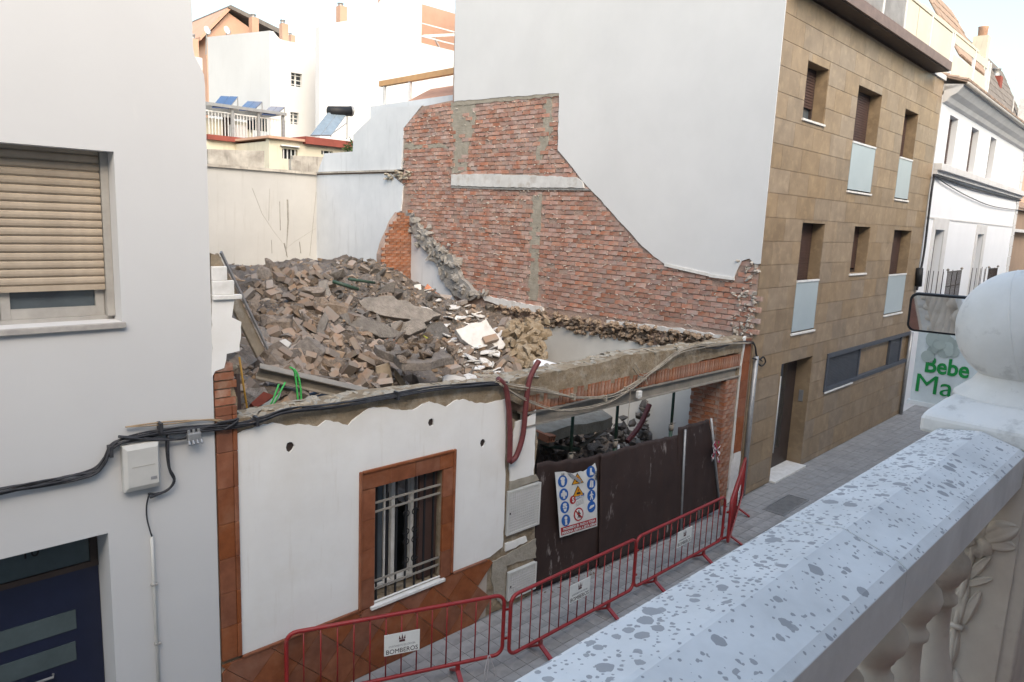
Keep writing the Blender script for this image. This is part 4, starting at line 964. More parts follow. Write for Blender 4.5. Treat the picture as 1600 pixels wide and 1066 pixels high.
# low cream house with red fascia and the solar heater on its roof
Lc = bg('cream_outhouse', 'low cream house with red roof edge and small barred window', 27)
a, b_ = onY(420, 216, 27), onY(556, 216, 27)
wa, wb = onY(441, 232, 27), onY(465, 250, 27); wc_, wd = onY(502, 235, 27), onY(520, 243, 27)
MB().prism(rc(a.x, b_.x, 0, a.z), 0, .25, lambda p, q, d: (p, 27 + d, q), [rc(wa.x, wb.x, wb.z, wa.z), rc(wc_.x, wd.x, wd.z, wc_.z)]).build('wall', cream_bg, Lc)
MB().box(a.x, b_.x, 27.26, 31, 0, a.z - .1).build('house_body', cream_bg, Lc)
c = onY(475, 214, 26.9); MB().box(c.x, b_.x, 26.75, 30, c.z - .26, c.z + .02).build('red_fascia', redp, Lc)
c2 = onY(420, 214, 26.9); MB().box(a.x - .1, c.x - .01, 26.8, 30, c2.z - .04, c2.z + .05).build('roof_edge', terra_bg, Lc)
for w0, w1_ in ((wa, wb), (wc_, wd)):
    wo = MB().box(w0.x, w1_.x, 27.15, 27.2, w1_.z, w0.z).build('window', glassd, Lc)
    n = 4 if w0 is wa else 2
    for k in range(n): x = w0.x + (w1_.x - w0.x) * (k + .5) / n; MB().box(x - .02, x + .02, 27.05, 27.08, w1_.z, w0.z).build('bar', metalw, wo)
c = onY(438, 226, 26.95); d = onY(467, 231, 26.95); MB().box(c.x, d.x, 26.85, 26.99, d.z, c.z).build('window_hood', metalw, Lc)
SH = thing('solar_water_heater', 'black cylinder solar water heater with tilted collector on red edged roof', 'solar heater', onY(515, 216, 28))
pa, pb, pc_, pd = onY(485, 211, 27.6), onY(518, 211, 27.6), onY(541, 180, 28.8), onY(512, 176, 28.8)
for i, (p, q, r_, s_) in enumerate(((pa, (pa + pb) / 2, (pc_ + pd) / 2, pd), ((pa + pb) / 2, pb, pc_, (pc_ + pd) / 2))):
    n = (q - p).cross(s_ - p).normalized() * .05
    k = (q - p) * .02
    MB().add([p + k, q - k, r_ - k, s_ + k, p + k - n, q - k - n, r_ - k - n, s_ + k - n], [(0, 1, 2, 3), (7, 6, 5, 4), (0, 4, 5, 1), (1, 5, 6, 2), (2, 6, 7, 3), (3, 7, 4, 0)]).build('collector', M('collector_glass', (.22, .27, .31), rough=.2, bump=0, spec=.8), SH)
ta, tb = onY(514, 174, 28.9), onY(549, 174, 28.9); MB().tube([ta - Vector((0, 0, .0)), tb], .21, 16).build('tank', blackp, SH, True)
MB().tube([tb - Vector((.06, 0, 0)), tb + Vector((.02, 0, 0))], .225, 16).build('tank_end', metalg, SH, True)
for q in ((543, 183), (541, 205)): pass
gp = onY(530, 215, 28.9).z
for p in (ta + Vector((.15, .1, 0)), tb - Vector((.15, -.1, 0))): MB().tube([p, (p.x, p.y, gp)], .025, 6).build('stand_leg', metalg, SH)
MB().tube([tb - Vector((.15, -.1, .5)), pb + Vector((0, .1, 0))], .02, 6).build('brace', metalg, SH)
# terrace with pergola and photovoltaic panels
PG = bg('terrace_house', 'cream terrace house with red edge, railing and flat pergola roof', 30)
a, b_ = onY(322, 214, 30), onY(405, 222, 30)
MB().box(a.x, b_.x, 30, 34, 0, a.z - .1).build('wall', cream_bg, PG)
MB().box(a.x, b_.x + .1, 29.8, 30.1, b_.z - .12, a.z + .1).build('red_fascia', redp, PG)
e = onY(448, 222, 30); MB().box(b_.x + .11, e.x, 30, 34, 0, e.z).build('wall', cream_bg, PG)
h = onY(380, 172, 30).z; h0 = a.z + .1
for x in (364, 405, 443): c = onY(x, 200, 29.9); MB().box(c.x - .05, c.x + .05, 29.9, 30, h0, h).build('pergola_post', metalg, PG)
c0, c1 = onY(322, 172, 29.8), onY(448, 180, 29.8)
MB().box(c0.x, c1.x, 29.8, 29.92, h - .02, h + .1).build('pergola_beam', metalg, PG); MB().box(c0.x, c1.x, 33.0, 33.12, h - .02, h + .1).build('pergola_beam', metalg, PG)
for k in range(14): x = c0.x + (c1.x - c0.x) * (k + .5) / 14; MB().box(x - .03, x + .03, 29.93, 33, h + .0, h + .08).build('pergola_slat', metalg, PG)
MB().box(a.x, e.x, 33.3, 33.6, a.z - .5, h - .1).build('rear_wall', cream_bg, PG)
c = onY(358, 190, 33.2); MB().box(c.x - .25, c.x + .25, 33.2, 33.29, h0, h0 + 1.3).build('terrace_door', framed, PG)
c = onY(404, 187, 33.2); MB().box(c.x - .5, c.x + .4, 33.2, 33.29, c.z - .5, c.z + .2).build('terrace_window', glassd, PG)
rl = MB()
x = a.x
while x < e.x: rl.box(x - .012, x + .012, 30.0, 30.03, h0, h0 + .9); x += .13
rl.box(a.x, e.x, 29.99, 30.04, h0 + .9, h0 + .95); rl.build('railing', metalw, PG)['kind'] = 'stuff'
c = onY(371, 208, 30.6); MB().box(c.x - .3, c.x + .3, 30.4, 30.7, h0, h0 + .55).build('terrace_unit', trim, PG)
for i, (x0_, x1_, y0_, y1_) in enumerate(((331, 372, 150, 167), (373, 410, 158, 171), (409, 445, 166, 178))):
    t = thing('photovoltaic_array', ['blue photovoltaic panel pair over the pergola, farthest from the water heater', 'blue photovoltaic panel pair in the middle of the pergola', 'grey blue photovoltaic panel pair over the pergola end towards the water heater'][i], 'solar panel', onY(x0_, y1_, 30))
    p, q, r_, s_ = onY(x0_, y1_, 29.8), onY(x1_ - 14, y1_ + 1, 29.8), onY(x1_, y0_ + 1, 31.2), onY(x0_ + 14, y0_, 31.2)
    for f0, f1 in ((0, .49), (.51, 1)):
        A_, B_, C_, D_ = p.lerp(q, f0), p.lerp(q, f1), s_.lerp(r_, f1), s_.lerp(r_, f0); n = (B_ - A_).cross(D_ - A_).normalized() * .05
        MB().add([A_, B_, C_, D_, A_ - n, B_ - n, C_ - n, D_ - n], [(0, 1, 2, 3), (7, 6, 5, 4), (0, 4, 5, 1), (1, 5, 6, 2), (2, 6, 7, 3), (3, 7, 4, 0)]).build('module', solar, t)
        for k in (A_.lerp(D_, .05), B_.lerp(C_, .95)): MB().tube([k, (k.x, k.y, h + .1)], .02, 5).build('support', metalg, t)
# neighbour's lean-to roof with timber beam behind the brick gable
NR = thing('tiled_lean_to', 'small orange tiled lean-to roof with timber beam behind the brick gable', 'roof', (14, 18, 6))
a, b_ = onX(594, 131, 13.6), onX(713, 131, 13.6)
MB().box(13.55, 13.7, b_.y - 2.5, a.y, a.z - .09, a.z + .07).build('timber_beam', ringm, NR)
for x in (600, 640): c = onX(x, 135, 13.6); MB().box(13.58, 13.66, c.y - .04, c.y + .04, 6, a.z - .091).build('beam_post', metalw, NR)
TT = Matrix.Translation((13.05, 0, 0)) @ Matrix.Rotation(R(90), 4, 'Z')
c0 = onX(612, 168, 13.05); c1 = onX(713, 160, 13.05)
tiled(TT, c1.y - 2, c0.y - .2, 0, 8.0, -1.3, 8.72, roofo, 'tiled_roof', NR, .24, 4, .11)['kind'] = 'stuff'
MB().box(12.3, 14.5, c1.y - 2, c0.y, 6.0, 7.95).build('wall', white_g, NR)
pt = thing('potted_plant', 'small green bush at the end of the cream house roof', 'plant', onY(547, 248, 25))
c = onY(547, 236, 25); lf = MB(); g = random.Random(2)
for k in range(160):
    d = Vector((g.gauss(0, .16), g.gauss(0, .16), g.gauss(0, .2))); s = g.uniform(.04, .1); e1 = Vector((g.gauss(0, 1), g.gauss(0, 1), g.gauss(0, 1))).normalized() * s; e2 = e1.cross(Vector((g.random(), g.random(), g.random()))).normalized() * s * .4
    lf.add([c + d - e1, c + d + e2, c + d + e1, c + d - e2], [(0, 1, 2, 3)])
lf.build('foliage', leafm, pt, recalc=False); MB().tube([c - Vector((0, 0, 1.2)), c], .03, 6).build('stem', woodm, pt)

# ================================================================== rubble heap
def ctl(x, y, Y): p = onY(x, y, Y); return (p.x, p.y, p.z)
pts = [ctl(395, 470, 12), ctl(412, 436, 12.5), ctl(440, 426, 13), ctl(480, 436, 13.5), ctl(540, 414, 14), ctl(590, 408, 14.5), ctl(612, 425, 15), ctl(640, 446, 15.2),
       ctl(385, 540, 9.2), ctl(430, 505, 10), ctl(470, 560, 8.8), ctl(540, 500, 10.8), ctl(540, 560, 9.2), ctl(620, 470, 12.5), ctl(620, 520, 11), ctl(640, 560, 9.6),
       ctl(700, 470, 14.2), ctl(700, 520, 11.6), ctl(700, 560, 9.9), ctl(750, 480, 12.8), ctl(755, 530, 11), ctl(790, 500, 11.8), ctl(800, 560, 9.8), ctl(830, 530, 11.2),
       ctl(430, 620, 7.4), ctl(520, 610, 7.7), ctl(600, 600, 8.3),
       (2.8, 6.6, 2.55), (3.8, 6.6, 2.2), (5.2, 6.6, 1.5), (6.3, 6.6, .7), (8, 6.8, .5), (9.5, 7, .35), (11.2, 7, .3), (11.6, 9, .6), (10.6, 8.8, .7), (9.6, 8.2, .8), (8.2, 7.8, .9), (11.7, 10.8, 1.3), (11.7, 12.6, 2.75), (11.7, 15, 2.95), (11.5, 18, 3.0), (11.5, 20.5, 2.6), (8, 18, 3.1), (3, 18, 3.0), (8, 20.7, 2.7), (3, 20.7, 2.6), (2.7, 9, 3.0), (2.7, 12, 3.3), (6.9, 8.4, 1.9), (8.2, 8.8, 1.9), (9.2, 9.2, 1.6)]
PT = np.array(pts); nP = len(PT)
def tps(r2): return np.where(r2 > 1e-9, r2 * np.log(np.maximum(r2, 1e-9)), 0) * .5
D2 = ((PT[:, None, :2] - PT[None, :, :2]) ** 2).sum(2)
Kk = tps(D2) + np.eye(nP) * .25; Pm = np.hstack([np.ones((nP, 1)), PT[:, :2]])
sol = np.linalg.solve(np.block([[Kk, Pm], [Pm.T, np.zeros((3, 3))]]), np.concatenate([PT[:, 2], np.zeros(3)]))
gx0, gx1, gy0, gy1, gs = 2.45, PX - .03, 6.42, 21.2, .11
GX = np.linspace(gx0, gx1, int((gx1 - gx0) / gs)); GY = np.linspace(gy0, gy1, int((gy1 - gy0) / gs))
QX, QY = np.meshgrid(GX, GY, indexing='ij'); qq_ = np.stack([QX.ravel(), QY.ravel()], 1)
r2 = ((qq_[:, None, :] - PT[None, :, :2]) ** 2).sum(2)
HZ = (tps(r2) @ sol[:nP] + sol[nP] + qq_ @ sol[nP + 1:]).reshape(QX.shape)
HZ = np.clip(HZ, .12, 4.0)
for i in range(len(GX)):
    for j in range(len(GY)):
        v = Vector((GX[i], GY[j], 0)); n = noise.fractal(v * 1.3, 1, 2, 5) * .14 + noise.fractal(v * 5 + Vector((9, 3, 1)), 1, 2, 4) * .05 + (abs(noise.noise(v * 2.4)) - .2) * .16
        HZ[i, j] += n - .06
va = onY(652, 590, 8.3)
for i in range(len(GX)):
    for j in range(len(GY)):
        if abs(GX[i] - va.x) < .5 and 6.7 < GY[j] < 9.15: HZ[i, j] = min(HZ[i, j], .7)
mm = MB(); ni, nj = HZ.shape
mm.v = [(float(GX[i]), float(GY[j]), float(HZ[i, j])) for i in range(ni) for j in range(nj)]
mm.f = [(i * nj + j, (i + 1) * nj + j, (i + 1) * nj + j + 1, i * nj + j + 1) for i in range(ni - 1) for j in range(nj - 1)]
rm = mm.build('rubble_mound', dust, recalc=False); tag(rm, 'heap of grey brown demolition dust and earth filling the ruined house', 'rubble', kind='stuff')
def hz(x, y):
    fx = (x - gx0) / (gx1 - gx0) * (ni - 1); fy = (y - gy0) / (gy1 - gy0) * (nj - 1)
    i = min(max(int(fx), 0), ni - 2); j = min(max(int(fy), 0), nj - 2); a = min(max(fx - i, 0), 1); b_ = min(max(fy - j, 0), 1)
    return float(HZ[i, j] * (1 - a) * (1 - b_) + HZ[i + 1, j] * a * (1 - b_) + HZ[i, j + 1] * (1 - a) * b_ + HZ[i + 1, j + 1] * a * b_)
def hit(px, py, far=20.9):
    d = ray(px, py); t = 6.45 / d.y
    while t * d.y < far:
        p = EYE + d * t
        if p.x > PX - .05: return None
        if p.z < hz(p.x, p.y): return p
        t += .05 / d.y
    return None
# tilted slab added behind the street wall to keep the garage opening dark
SLB = thing('opening_shade_slab', 'tilted grey concrete slab added behind the street wall to darken the opening', 'slab', (7.6, 7.7, 2))
sl_c = jag([(7.05, 6.6), (8.9, 6.75), (9.25, 8.2), (8.6, 9.1), (7.1, 8.9)], .06, .25, 4)
slz = lambda x, y: 2.12 + (y - 7.6) * .16 - (x - 7.5) * .07
MB().prism(sl_c, 0, -.16, lambda a, b, d: (a, b, slz(a, b) + d)).build('slab', concr, SLB)
for k in range(2): MB().box(7.4 + k * .9, 7.5 + k * .9, 6.7, 8.9, 1.7, 1.86).build('joist', steel, SLB)
poly_px = [(372, 470), (395, 440), (415, 425), (440, 420), (480, 428), (540, 405), (600, 402), (640, 440), (700, 462), (760, 466), (830, 495), (850, 590), (780, 598), (600, 615), (480, 632), (376, 655), (372, 560)]
def top_hit(px, py):
    p = hit(px, py); d = ray(px, py)
    # slab?
    for s in range(60):
        t = (6.6 + s * .05) / d.y; q = EYE + d * t
        if inside((q.x, q.y), sl_c) and q.z < slz(q.x, q.y) and (p is None or q.y < p.y): return q
    return p
# shape library
def lump_mesh(seed, s=(1, .8, .6), n=16, sub=True, mat=lumpm, name='lump'):
    g = random.Random(seed); vs, fs = hull_pts(*s, g, n)
    bm = bmesh.new(); V = [bm.verts.new(v) for v in vs]
    for f in fs: bm.faces.new([V[i] for i in f])
    if sub:
        bmesh.ops.subdivide_edges(bm, edges=bm.edges[:], cuts=1, use_grid_fill=True)
        for v in bm.verts: v.co += v.co.normalized() * (noise.noise(v.co * 2.3 + Vector((seed, 0, 0))) * .16 + g.uniform(-.035, .035))
    bmesh.ops.recalc_face_normals(bm, faces=bm.faces); me = bpy.data.meshes.new(name); bm.to_mesh(me); bm.free(); me.materials.append(mat); return me
L_br = [lump_mesh(k, (1, g_, h_), 15, True, lumpm, 'masonry_lump') for k, (g_, h_) in enumerate(((.8, .6), (.7, .5), (.9, .4), (.6, .6), (.75, .35), (.85, .7), (.5, .4)))]
L_gr = [lump_mesh(20 + k, (1, g_, h_), 15, True, lumpg, 'concrete_lump') for k, (g_, h_) in enumerate(((.8, .6), (.7, .45), (.55, .35), (.6, .6), (.9, .3), (.45, .3)))]
def brick_mesh(seed, mat, L=.24, W=.115, H=.07, name='loose_brick'):
    g = random.Random(seed); bm = bmesh.new(); L *= g.choice((1, 1, .7, .5, .85))
    for sx in (-1, 1):
        for sy_ in (-1, 1):
            for sz in (-1, 1):
                k = (sx * L / 2, sy_ * W / 2, sz * H / 2)
                if g.random() < .4:
                    c = g.uniform(.1, .35)
                    for ax in range(3):
                        q = list(k); q[ax] *= 1 - c * 2 * (.5 if ax == 0 else .6); bm.verts.new(q)
                else: bm.verts.new([a * g.uniform(.94, 1.02) for a in k])
    r = bmesh.ops.convex_hull(bm, input=bm.verts); bmesh.ops.delete(bm, geom=[e for e in r['geom_interior'] if isinstance(e, bmesh.types.BMVert)], context='VERTS')
    bmesh.ops.recalc_face_normals(bm, faces=bm.faces); me = bpy.data.meshes.new(name); bm.to_mesh(me); bm.free(); me.materials.append(mat); return me
L_bk = [brick_mesh(k, brickr) for k in range(10)]
def shard_mesh(seed, name='plaster_shard'):
    g = random.Random(seed); n = g.randint(4, 7); mb = MB(); P = []
    for k in range(n): a = 2 * math.pi * (k + g.uniform(-.3, .3)) / n; r_ = g.uniform(.6, 1); P.append((math.cos(a) * r_, math.sin(a) * r_ * .75))
    mb.prism(P, .0, .10, lambda a, b, d: (a, b, d)); me = mb.mesh(name); me.materials.append(shardm); return me
L_sh = [shard_mesh(k) for k in range(8)]
# hollow clay block: outline with two rows of square channels
def hollow_mesh(L, W, H, nx, nz, mat, name):
    t = .18; holes = []
    cw_, ch_ = W / nx, H / nz
    for i in range(nx):
        for j in range(nz):
            x0_, z0_ = -W / 2 + i * cw_ + cw_ * t, -H / 2 + j * ch_ + ch_ * t; holes.append(rc(x0_, x0_ + cw_ * (1 - 2 * t), z0_, z0_ + ch_ * (1 - 2 * t)))
    me = MB().prism(rc(-W / 2, W / 2, -H / 2, H / 2), -L / 2, L / 2, lambda a, b, d: (a, d, b), holes).mesh(name); me.materials.append(mat); return me
L_hol = [hollow_mesh(.24, .24, .09, 4, 2, brickr, 'hollow_brick'), hollow_mesh(.16, .24, .12, 4, 2, brickr, 'hollow_brick'), hollow_mesh(.2, .2, .08, 3, 1, brickn, 'hollow_brick')]
def rndrot(g, tilt=1.): return (g.uniform(-tilt, tilt), g.uniform(-tilt, tilt), g.uniform(0, 6.28))
def rpx(g):
    while True:
        q = (g.uniform(370, 855), g.uniform(400, 655))
        if inside(q, poly_px) and not (628 < q[0] < 684 and 568 < q[1] < 607): return q
g = random.Random(77)
def area(px, py):     # which kind of debris lies here
    if px < 520 or (py > 520 and px < 640): return 'brown'
    if px < 720 and py < 535: return 'grey'
    return 'mix'
GRP = {'brown': 'brown masonry lumps on the heap', 'grey': 'grey concrete lumps on the heap', 'brick': 'loose bricks on the heap', 'shard': 'white plaster shards on the heap', 'hollow': 'hollow bricks on the heap'}
def where(q):
    x, y = q
    if x < 432 and y > 470: return 'near the foot of the leaning plank'
    if y > 575 and x < 640: return 'behind the steel joist along the wall crest'
    if x < 500: return 'on the flank facing the torn white wall remnant'
    if y < 450: return 'on the heap top before the yard wall'
    if x < 600 and y > 520: return 'below the long fallen slab'
    if x < 660 and y < 530: return 'around the long fallen grey slab'
    if x > 790: return 'beside the tan earth bank'
    if x > 690 and y < 500: return 'near the party wall ledge'
    if x > 690: return 'around the large white plaster slab'
    return 'around the dark hollow in the heap'
def place(me, name, label, cat, grp, p, s, rot, sink=.3):
    o = inst(name, me, None, p, rot, s if isinstance(s, tuple) else (s, s, s)); o['label'] = label; o['category'] = cat; o['group'] = grp; return o
cnt = {'brown': 0, 'grey': 0}
tries = 0
while tries < 560:
    tries += 1; q = rpx(g); p = top_hit(*q)
    if p is None: continue
    a = area(*q); a = a if a != 'mix' else g.choice(('brown', 'grey', 'brown')); s = min(.42, .07 + g.expovariate(1 / .085))
    if cnt[a] >= 290: continue
    cnt[a] += 1; z = p.z + s * g.uniform(.0, .18)
    if a == 'brown': place(g.choice(L_br), 'masonry_lump', ('large' if s > .15 else 'small') + ' brown lump of broken masonry ' + where(q), 'rubble lump', GRP['brown'], (p.x, p.y, z), (s, s * g.uniform(.7, 1), s * g.uniform(.6, 1)), rndrot(g))
    else: place(g.choice(L_gr), 'concrete_lump', ('large' if s > .15 else 'small') + ' grey lump of broken concrete ' + where(q), 'rubble lump', GRP['grey'], (p.x, p.y, z), (s * g.uniform(.9, 1.5), s, s * g.uniform(.6, 1)), rndrot(g))
nb = 0
while nb < 280:
    q = rpx(g)
    if g.random() > {'brown': 1, 'grey': .18, 'mix': .55}[area(*q)]: continue
    p = top_hit(*q)
    if p is None: continue
    nb += 1; s = g.uniform(.9, 1.35); place(g.choice(L_bk), 'loose_brick', 'dusty loose brick or fragment ' + where(q), 'brick', GRP['brick'], (p.x, p.y, p.z + g.uniform(.02, .09)), s, rndrot(g, .9))
for k in range(95):
    t = g.random(); q = (690 + g.gauss(0, 28) + t * 70, 490 + g.gauss(0, 18) + t * 75) if g.random() < .75 else (g.uniform(640, 830), g.uniform(480, 600))
    p = top_hit(*q)
    if p is None: continue
    s = g.uniform(.05, .22); place(g.choice(L_sh), 'plaster_shard', ('broad' if s > .13 else 'small') + ' thin white plaster shard ' + where(q), 'plaster shard', GRP['shard'], (p.x, p.y, p.z + .06), (s, s, .22), (g.uniform(-.2, .75), g.uniform(-.45, .25), g.uniform(0, 6.28)))
for q, i, rz in (((400, 548), 0, .4), ((412, 552), 0, .3), ((555, 505), 1, .2), ((600, 470), 1, 2), ((850, 690), 2, .3)):
    p = top_hit(*q)
    if p: place(L_hol[i], 'hollow_brick', 'hollow clay brick with open cells ' + where(q), 'brick', GRP['hollow'], (p.x, p.y, p.z + .08), 1.2, (.2, .2, rz))
for q in ((602, 533), (609, 537), (618, 529), (625, 531), (632, 530), (612, 542), (640, 560)):
    p = top_hit(*q)
    if p: o_ = place(brick_mesh(int(q[0]), brickn, name='tile_fragment'), 'tile_fragment', 'clean orange tile fragment above the dark hollow', 'tile fragment', 'orange tile fragments on the heap', (p.x, p.y, p.z + .07), 1.0, (.9, .2, g.uniform(-.3, .3)))
# uncountable small debris
bits = MB(); g = random.Random(99)
proto = [hull_pts(1, .8, .6, random.Random(k), 9) for k in range(12)]
def bit(p, s):
    vs, fs = g.choice(proto); q = Matrix.Rotation(g.uniform(0, 6.28), 3, 'Z') @ Matrix.Rotation(g.uniform(0, 6.28), 3, 'X'); sc = Vector((s, s * g.uniform(.5, 1), s * g.uniform(.4, .9)))
    bits.add([q @ Vector((v.x * sc.x, v.y * sc.y, v.z * sc.z)) + p for v in vs], fs)
for k in range(6500):
    q = rpx(g); p = top_hit(*q)
    if p: bit(p + Vector((g.gauss(0, .03), g.gauss(0, .03), g.uniform(0, .03))), .012 + g.expovariate(1 / .022))
for k in range(3500):
    x, y = g.uniform(2.6, 11.8), g.uniform(6.5, 20.5); bit(Vector((x, y, hz(x, y) + .01)), .015 + g.expovariate(1 / .035))
for k in range(160):
    x = g.uniform(6.6, 10.8); bit(Vector((x, 5.98 + g.gauss(0, .07), .01)), .006 + g.expovariate(1 / .008))
bt_ = bits.build('rubble_bits', bitsm, recalc=False); tag(bt_, 'countless small stones and crumbs strewn over the heap', 'rubble', kind='stuff')

# ------------------------------------------------------------------ named debris
def T3(o, x, y): x = Vector(x).normalized(); y = Vector(y); y = (y - x * y.dot(x)).normalized(); return Matrix.Translation(o) @ Matrix((x, y, x.cross(y))).transposed().to_4x4()
def slab_px(name, label, cat, px, Y, th, mat, amp=.03, Y2=None, push=None, seed=3):
    # outline seen in the photo laid on a plane through its middle that leans back
    c = (sum(p[0] for p in px) / len(px), sum(p[1] for p in px) / len(px)); o = onY(*c, Y)
    n = Vector(push or (-.35, -.75, .55)).normalized(); P = []
    e1 = n.cross(Vector((0, 0, 1))).normalized(); e2 = n.cross(e1)
    for q in px:
        d = ray(*q); t = (o - EYE).dot(n) / d.dot(n); w = EYE + d * t - o; P.append((w.dot(e1), w.dot(e2)))
    ob = MB().prism(jag(P, amp, .14, seed), 0, -th, lambda a, b, d: o + e1 * a + e2 * b + n * d).build(name, mat, bevel=.012)
    return tag(ob, label, cat)
slab_px('plaster_piece', 'large cracked white plaster slab lying on the rubble heap', 'slab', [(712, 515), (760, 498), (790, 538), (786, 545), (758, 552), (745, 545), (722, 530)], 10.3, .14, shardm)
slab_px('plaster_piece', 'white rounded plaster lump beside the earth bank at the party wall', 'slab', [(797, 501), (806, 500), (812, 512), (810, 522), (800, 524)], 10.8, .1, shardm, .015)
slab_px('plaster_piece', 'small white slab lying at the foot of the leaning plank', 'slab', [(431, 534), (446, 529), (456, 536), (450, 544), (438, 543)], 8.9, .08, shardm, .01)
slab_px('plaster_piece', 'white plate beside red bricks at the top of the heap', 'slab', [(647, 445), (658, 443), (659, 457), (648, 459)], 13.6, .08, shardm, .01)
slab_px('plaster_piece', 'white board lying just behind the street wall crest', 'slab', [(692, 588), (700, 585), (729, 590), (727, 597), (692, 597)], 8.2, .06, shardm, .01)
slab_px('plaster_piece', 'bright white broken sheet lying behind the ring beam', 'slab', [(968, 556), (990, 540), (1008, 532), (1040, 537), (1058, 545), (1050, 552), (1010, 556)], 8.6, .06, M('white_sheet', (.78, .78, .78), bump=.1), .012, push=(-.1, -.35, .95))
slab_px('plaster_piece', 'white broken sheet wedged behind the red pipe', 'slab', [(834, 563), (840, 560), (884, 571), (862, 576), (836, 580)], 7.9, .06, M('white_sheet', (.78, .78, .78)), .01, push=(-.1, -.4, .9))
for i, (px, Y) in enumerate((([(529, 492), (545, 488), (600, 505), (630, 520), (615, 528), (580, 520), (545, 508)], 10.6), ([(560, 470), (600, 462), (660, 480), (690, 492), (660, 505), (610, 495), (570, 485)], 11.8), ([(610, 505), (660, 498), (668, 512), (640, 524), (612, 516)], 10.6), ([(498, 440), (512, 436), (516, 470), (510, 480), (498, 476)], 12), ([(497, 505), (508, 485), (512, 530), (510, 560), (496, 566), (492, 530)], 9.8))):
    slab_px('concrete_piece', ['long grey concrete slab lying across the middle of the heap', 'broad grey slab of fallen roof below the heap top', 'short grey slab beside the long fallen slab', 'upright grey block standing on the heap top', 'dark grey post of concrete standing in the heap middle'][i], 'slab', px, Y, .18, lumpg, .05, seed=i)
slab_px('timber_panel', 'upright tan board wedged beside the dark hollow', 'board', [(587, 573), (609, 566), (617, 607), (594, 612)], 8.4, .05, woodm, .01, push=(-.2, -.95, .2))
slab_px('timber_panel', 'narrow tan board leaning beside the dark hollow', 'board', [(617, 575), (625, 585), (637, 604), (628, 607), (618, 590)], 8.5, .05, woodm, .01, push=(-.2, -.95, .2))
slab_px('brick_block', 'broken block of bonded hollow bricks below the leaning plank', 'brick block', [(420, 548), (470, 543), (482, 580), (440, 590), (420, 566)], 8.5, .22, brickr, .02, push=(-.25, -.85, .45))
for k in range(3):
    c = onY(447 + k * 13, 578 - k * 1.5, 8.33)
    for j in range(8):
        pass
slab_px('brick_block', 'clean red brick chunk on the heap near the torn stub wall', 'brick block', [(660, 455), (668, 443), (690, 466), (685, 473), (655, 470)], 13.6, .16, brickn, .02)
zf = onY(652, 566, 7.85).z; zr = zf + .38
bp3 = MB().prism(jag([(va.x - .50, 7.98), (va.x - .1, 7.86), (va.x + .40, 7.95), (va.x + .52, 8.7), (va.x - .45, 8.75)], .06, .14, 6), 0, -.12, lambda a, b, d: (a, b, zf - .03 + (b - 7.85) * .16 + d)).build('hollow_shade_slab', lumpm, bevel=.012)  # slab added to roof the hollow and keep it dark
tag(bp3, 'broad brown slab added over the hollow in the rubble to darken it', 'slab')
g = random.Random(61)
for k in range(60):
    x, y = va.x + g.uniform(-.5, .5), g.uniform(7.95, 8.75); s_ = g.uniform(.05, .17)
    place(g.choice(L_br), 'masonry_lump', 'brown lump of masonry resting on the slab over the hollow', 'rubble lump', GRP['brown'], (x, y, zf - .03 + (y - 7.85) * .16 + s_ * .35), (s_, s_, s_ * .7), rndrot(g))
# leaning plank
a, b_ = onY(345, 394, 7.9), onY(418, 545, 8.1)
pk = thing('leaning_plank', 'long weathered plank leaning against the torn white wall remnant', 'plank', b_)
MB().bar(a, b_, .05, .02, (.75, -.6, .2)).build('plank_edge', metalg, pk)
d_ = (b_ - a).normalized(); off_ = Vector((-.09, .0, -.05))
MB().bar(a + off_, b_ + off_, .16, .035, (.3, -1, .35)).build('board', woodm, pk, bevel=.006)
# fallen steel joist with green cord
ja, jb = onY(403, 580, 7.55), onY(572, 618, 7.15)
sj = thing('fallen_joist', 'fallen grey steel joist lying slanted across the rubble', 'steel beam', jb)
dj = (jb - ja).normalized(); up = Vector((-.1, -.35, .93)); up = (up - dj * up.dot(dj)).normalized(); sd_ = dj.cross(up)
for nm, o_, w_, h_ in (('flange', .07, .10, .012), ('flange', -.07, .10, .012), ('web', 0, .010, .126)): MB().bar(ja + up * o_, jb + up * o_, w_, h_, up).build(nm, steel, sj)
gc = thing('green_rope', 'bright green cord looped over the fallen steel joist', 'cord', onY(465, 640, 7.3))
for P in ([(467, 645), (464, 610), (461, 585), (458, 577), (453, 574)], [(471, 645), (470, 610), (466, 588), (460, 577)]):
    MB().tube(smooth_path([onY(x, y, 7.25) for x, y in P], 5), .011, 6).build('strand', cordg, gc, True)
gd = thing('green_rope', 'bright green cord stretched down to the street wall crest', 'cord', onY(420, 650, 6.6))
for P in ([(414, 648), (426, 626), (436, 600)], [(420, 646), (434, 620), (446, 597)]): MB().tube([onY(x, y, 6.9) for x, y in P], .009, 6).build('strand', cordg, gd, True)
yc = thing('yellow_rod', 'thin orange rod standing upright inside the left wall end', 'rod', onY(389, 655, 6.7))
MB().tube([onY(374, 558, 6.7), onY(380, 600, 6.7), onY(389, 656, 6.6)], .010, 6).build('rod', cordy, yc, True)
bp_ = MB().bar(onY(368, 585, 7.0), onY(371, 650, 6.9), .14, .05, (.8, -.6, 0)).build('brown_board', shut); tag(bp_, 'dark brown board upright behind the torn wall end', 'board')
lw = thing('wire_coil', 'yellow green electric wires hanging over the rubble', 'wire', onY(690, 570, 8.6))
for P, mt in (([(662, 525), (672, 532), (680, 548), (685, 560), (690, 572)], cordl), ([(664, 527), (676, 536), (683, 552), (686, 568)], cordl), ([(645, 535), (655, 542), (664, 555), (665, 568)], cabled)): MB().tube(smooth_path([onY(x, y, 8.55) for x, y in P], 4), .010, 5).build('wire', mt, lw, True)
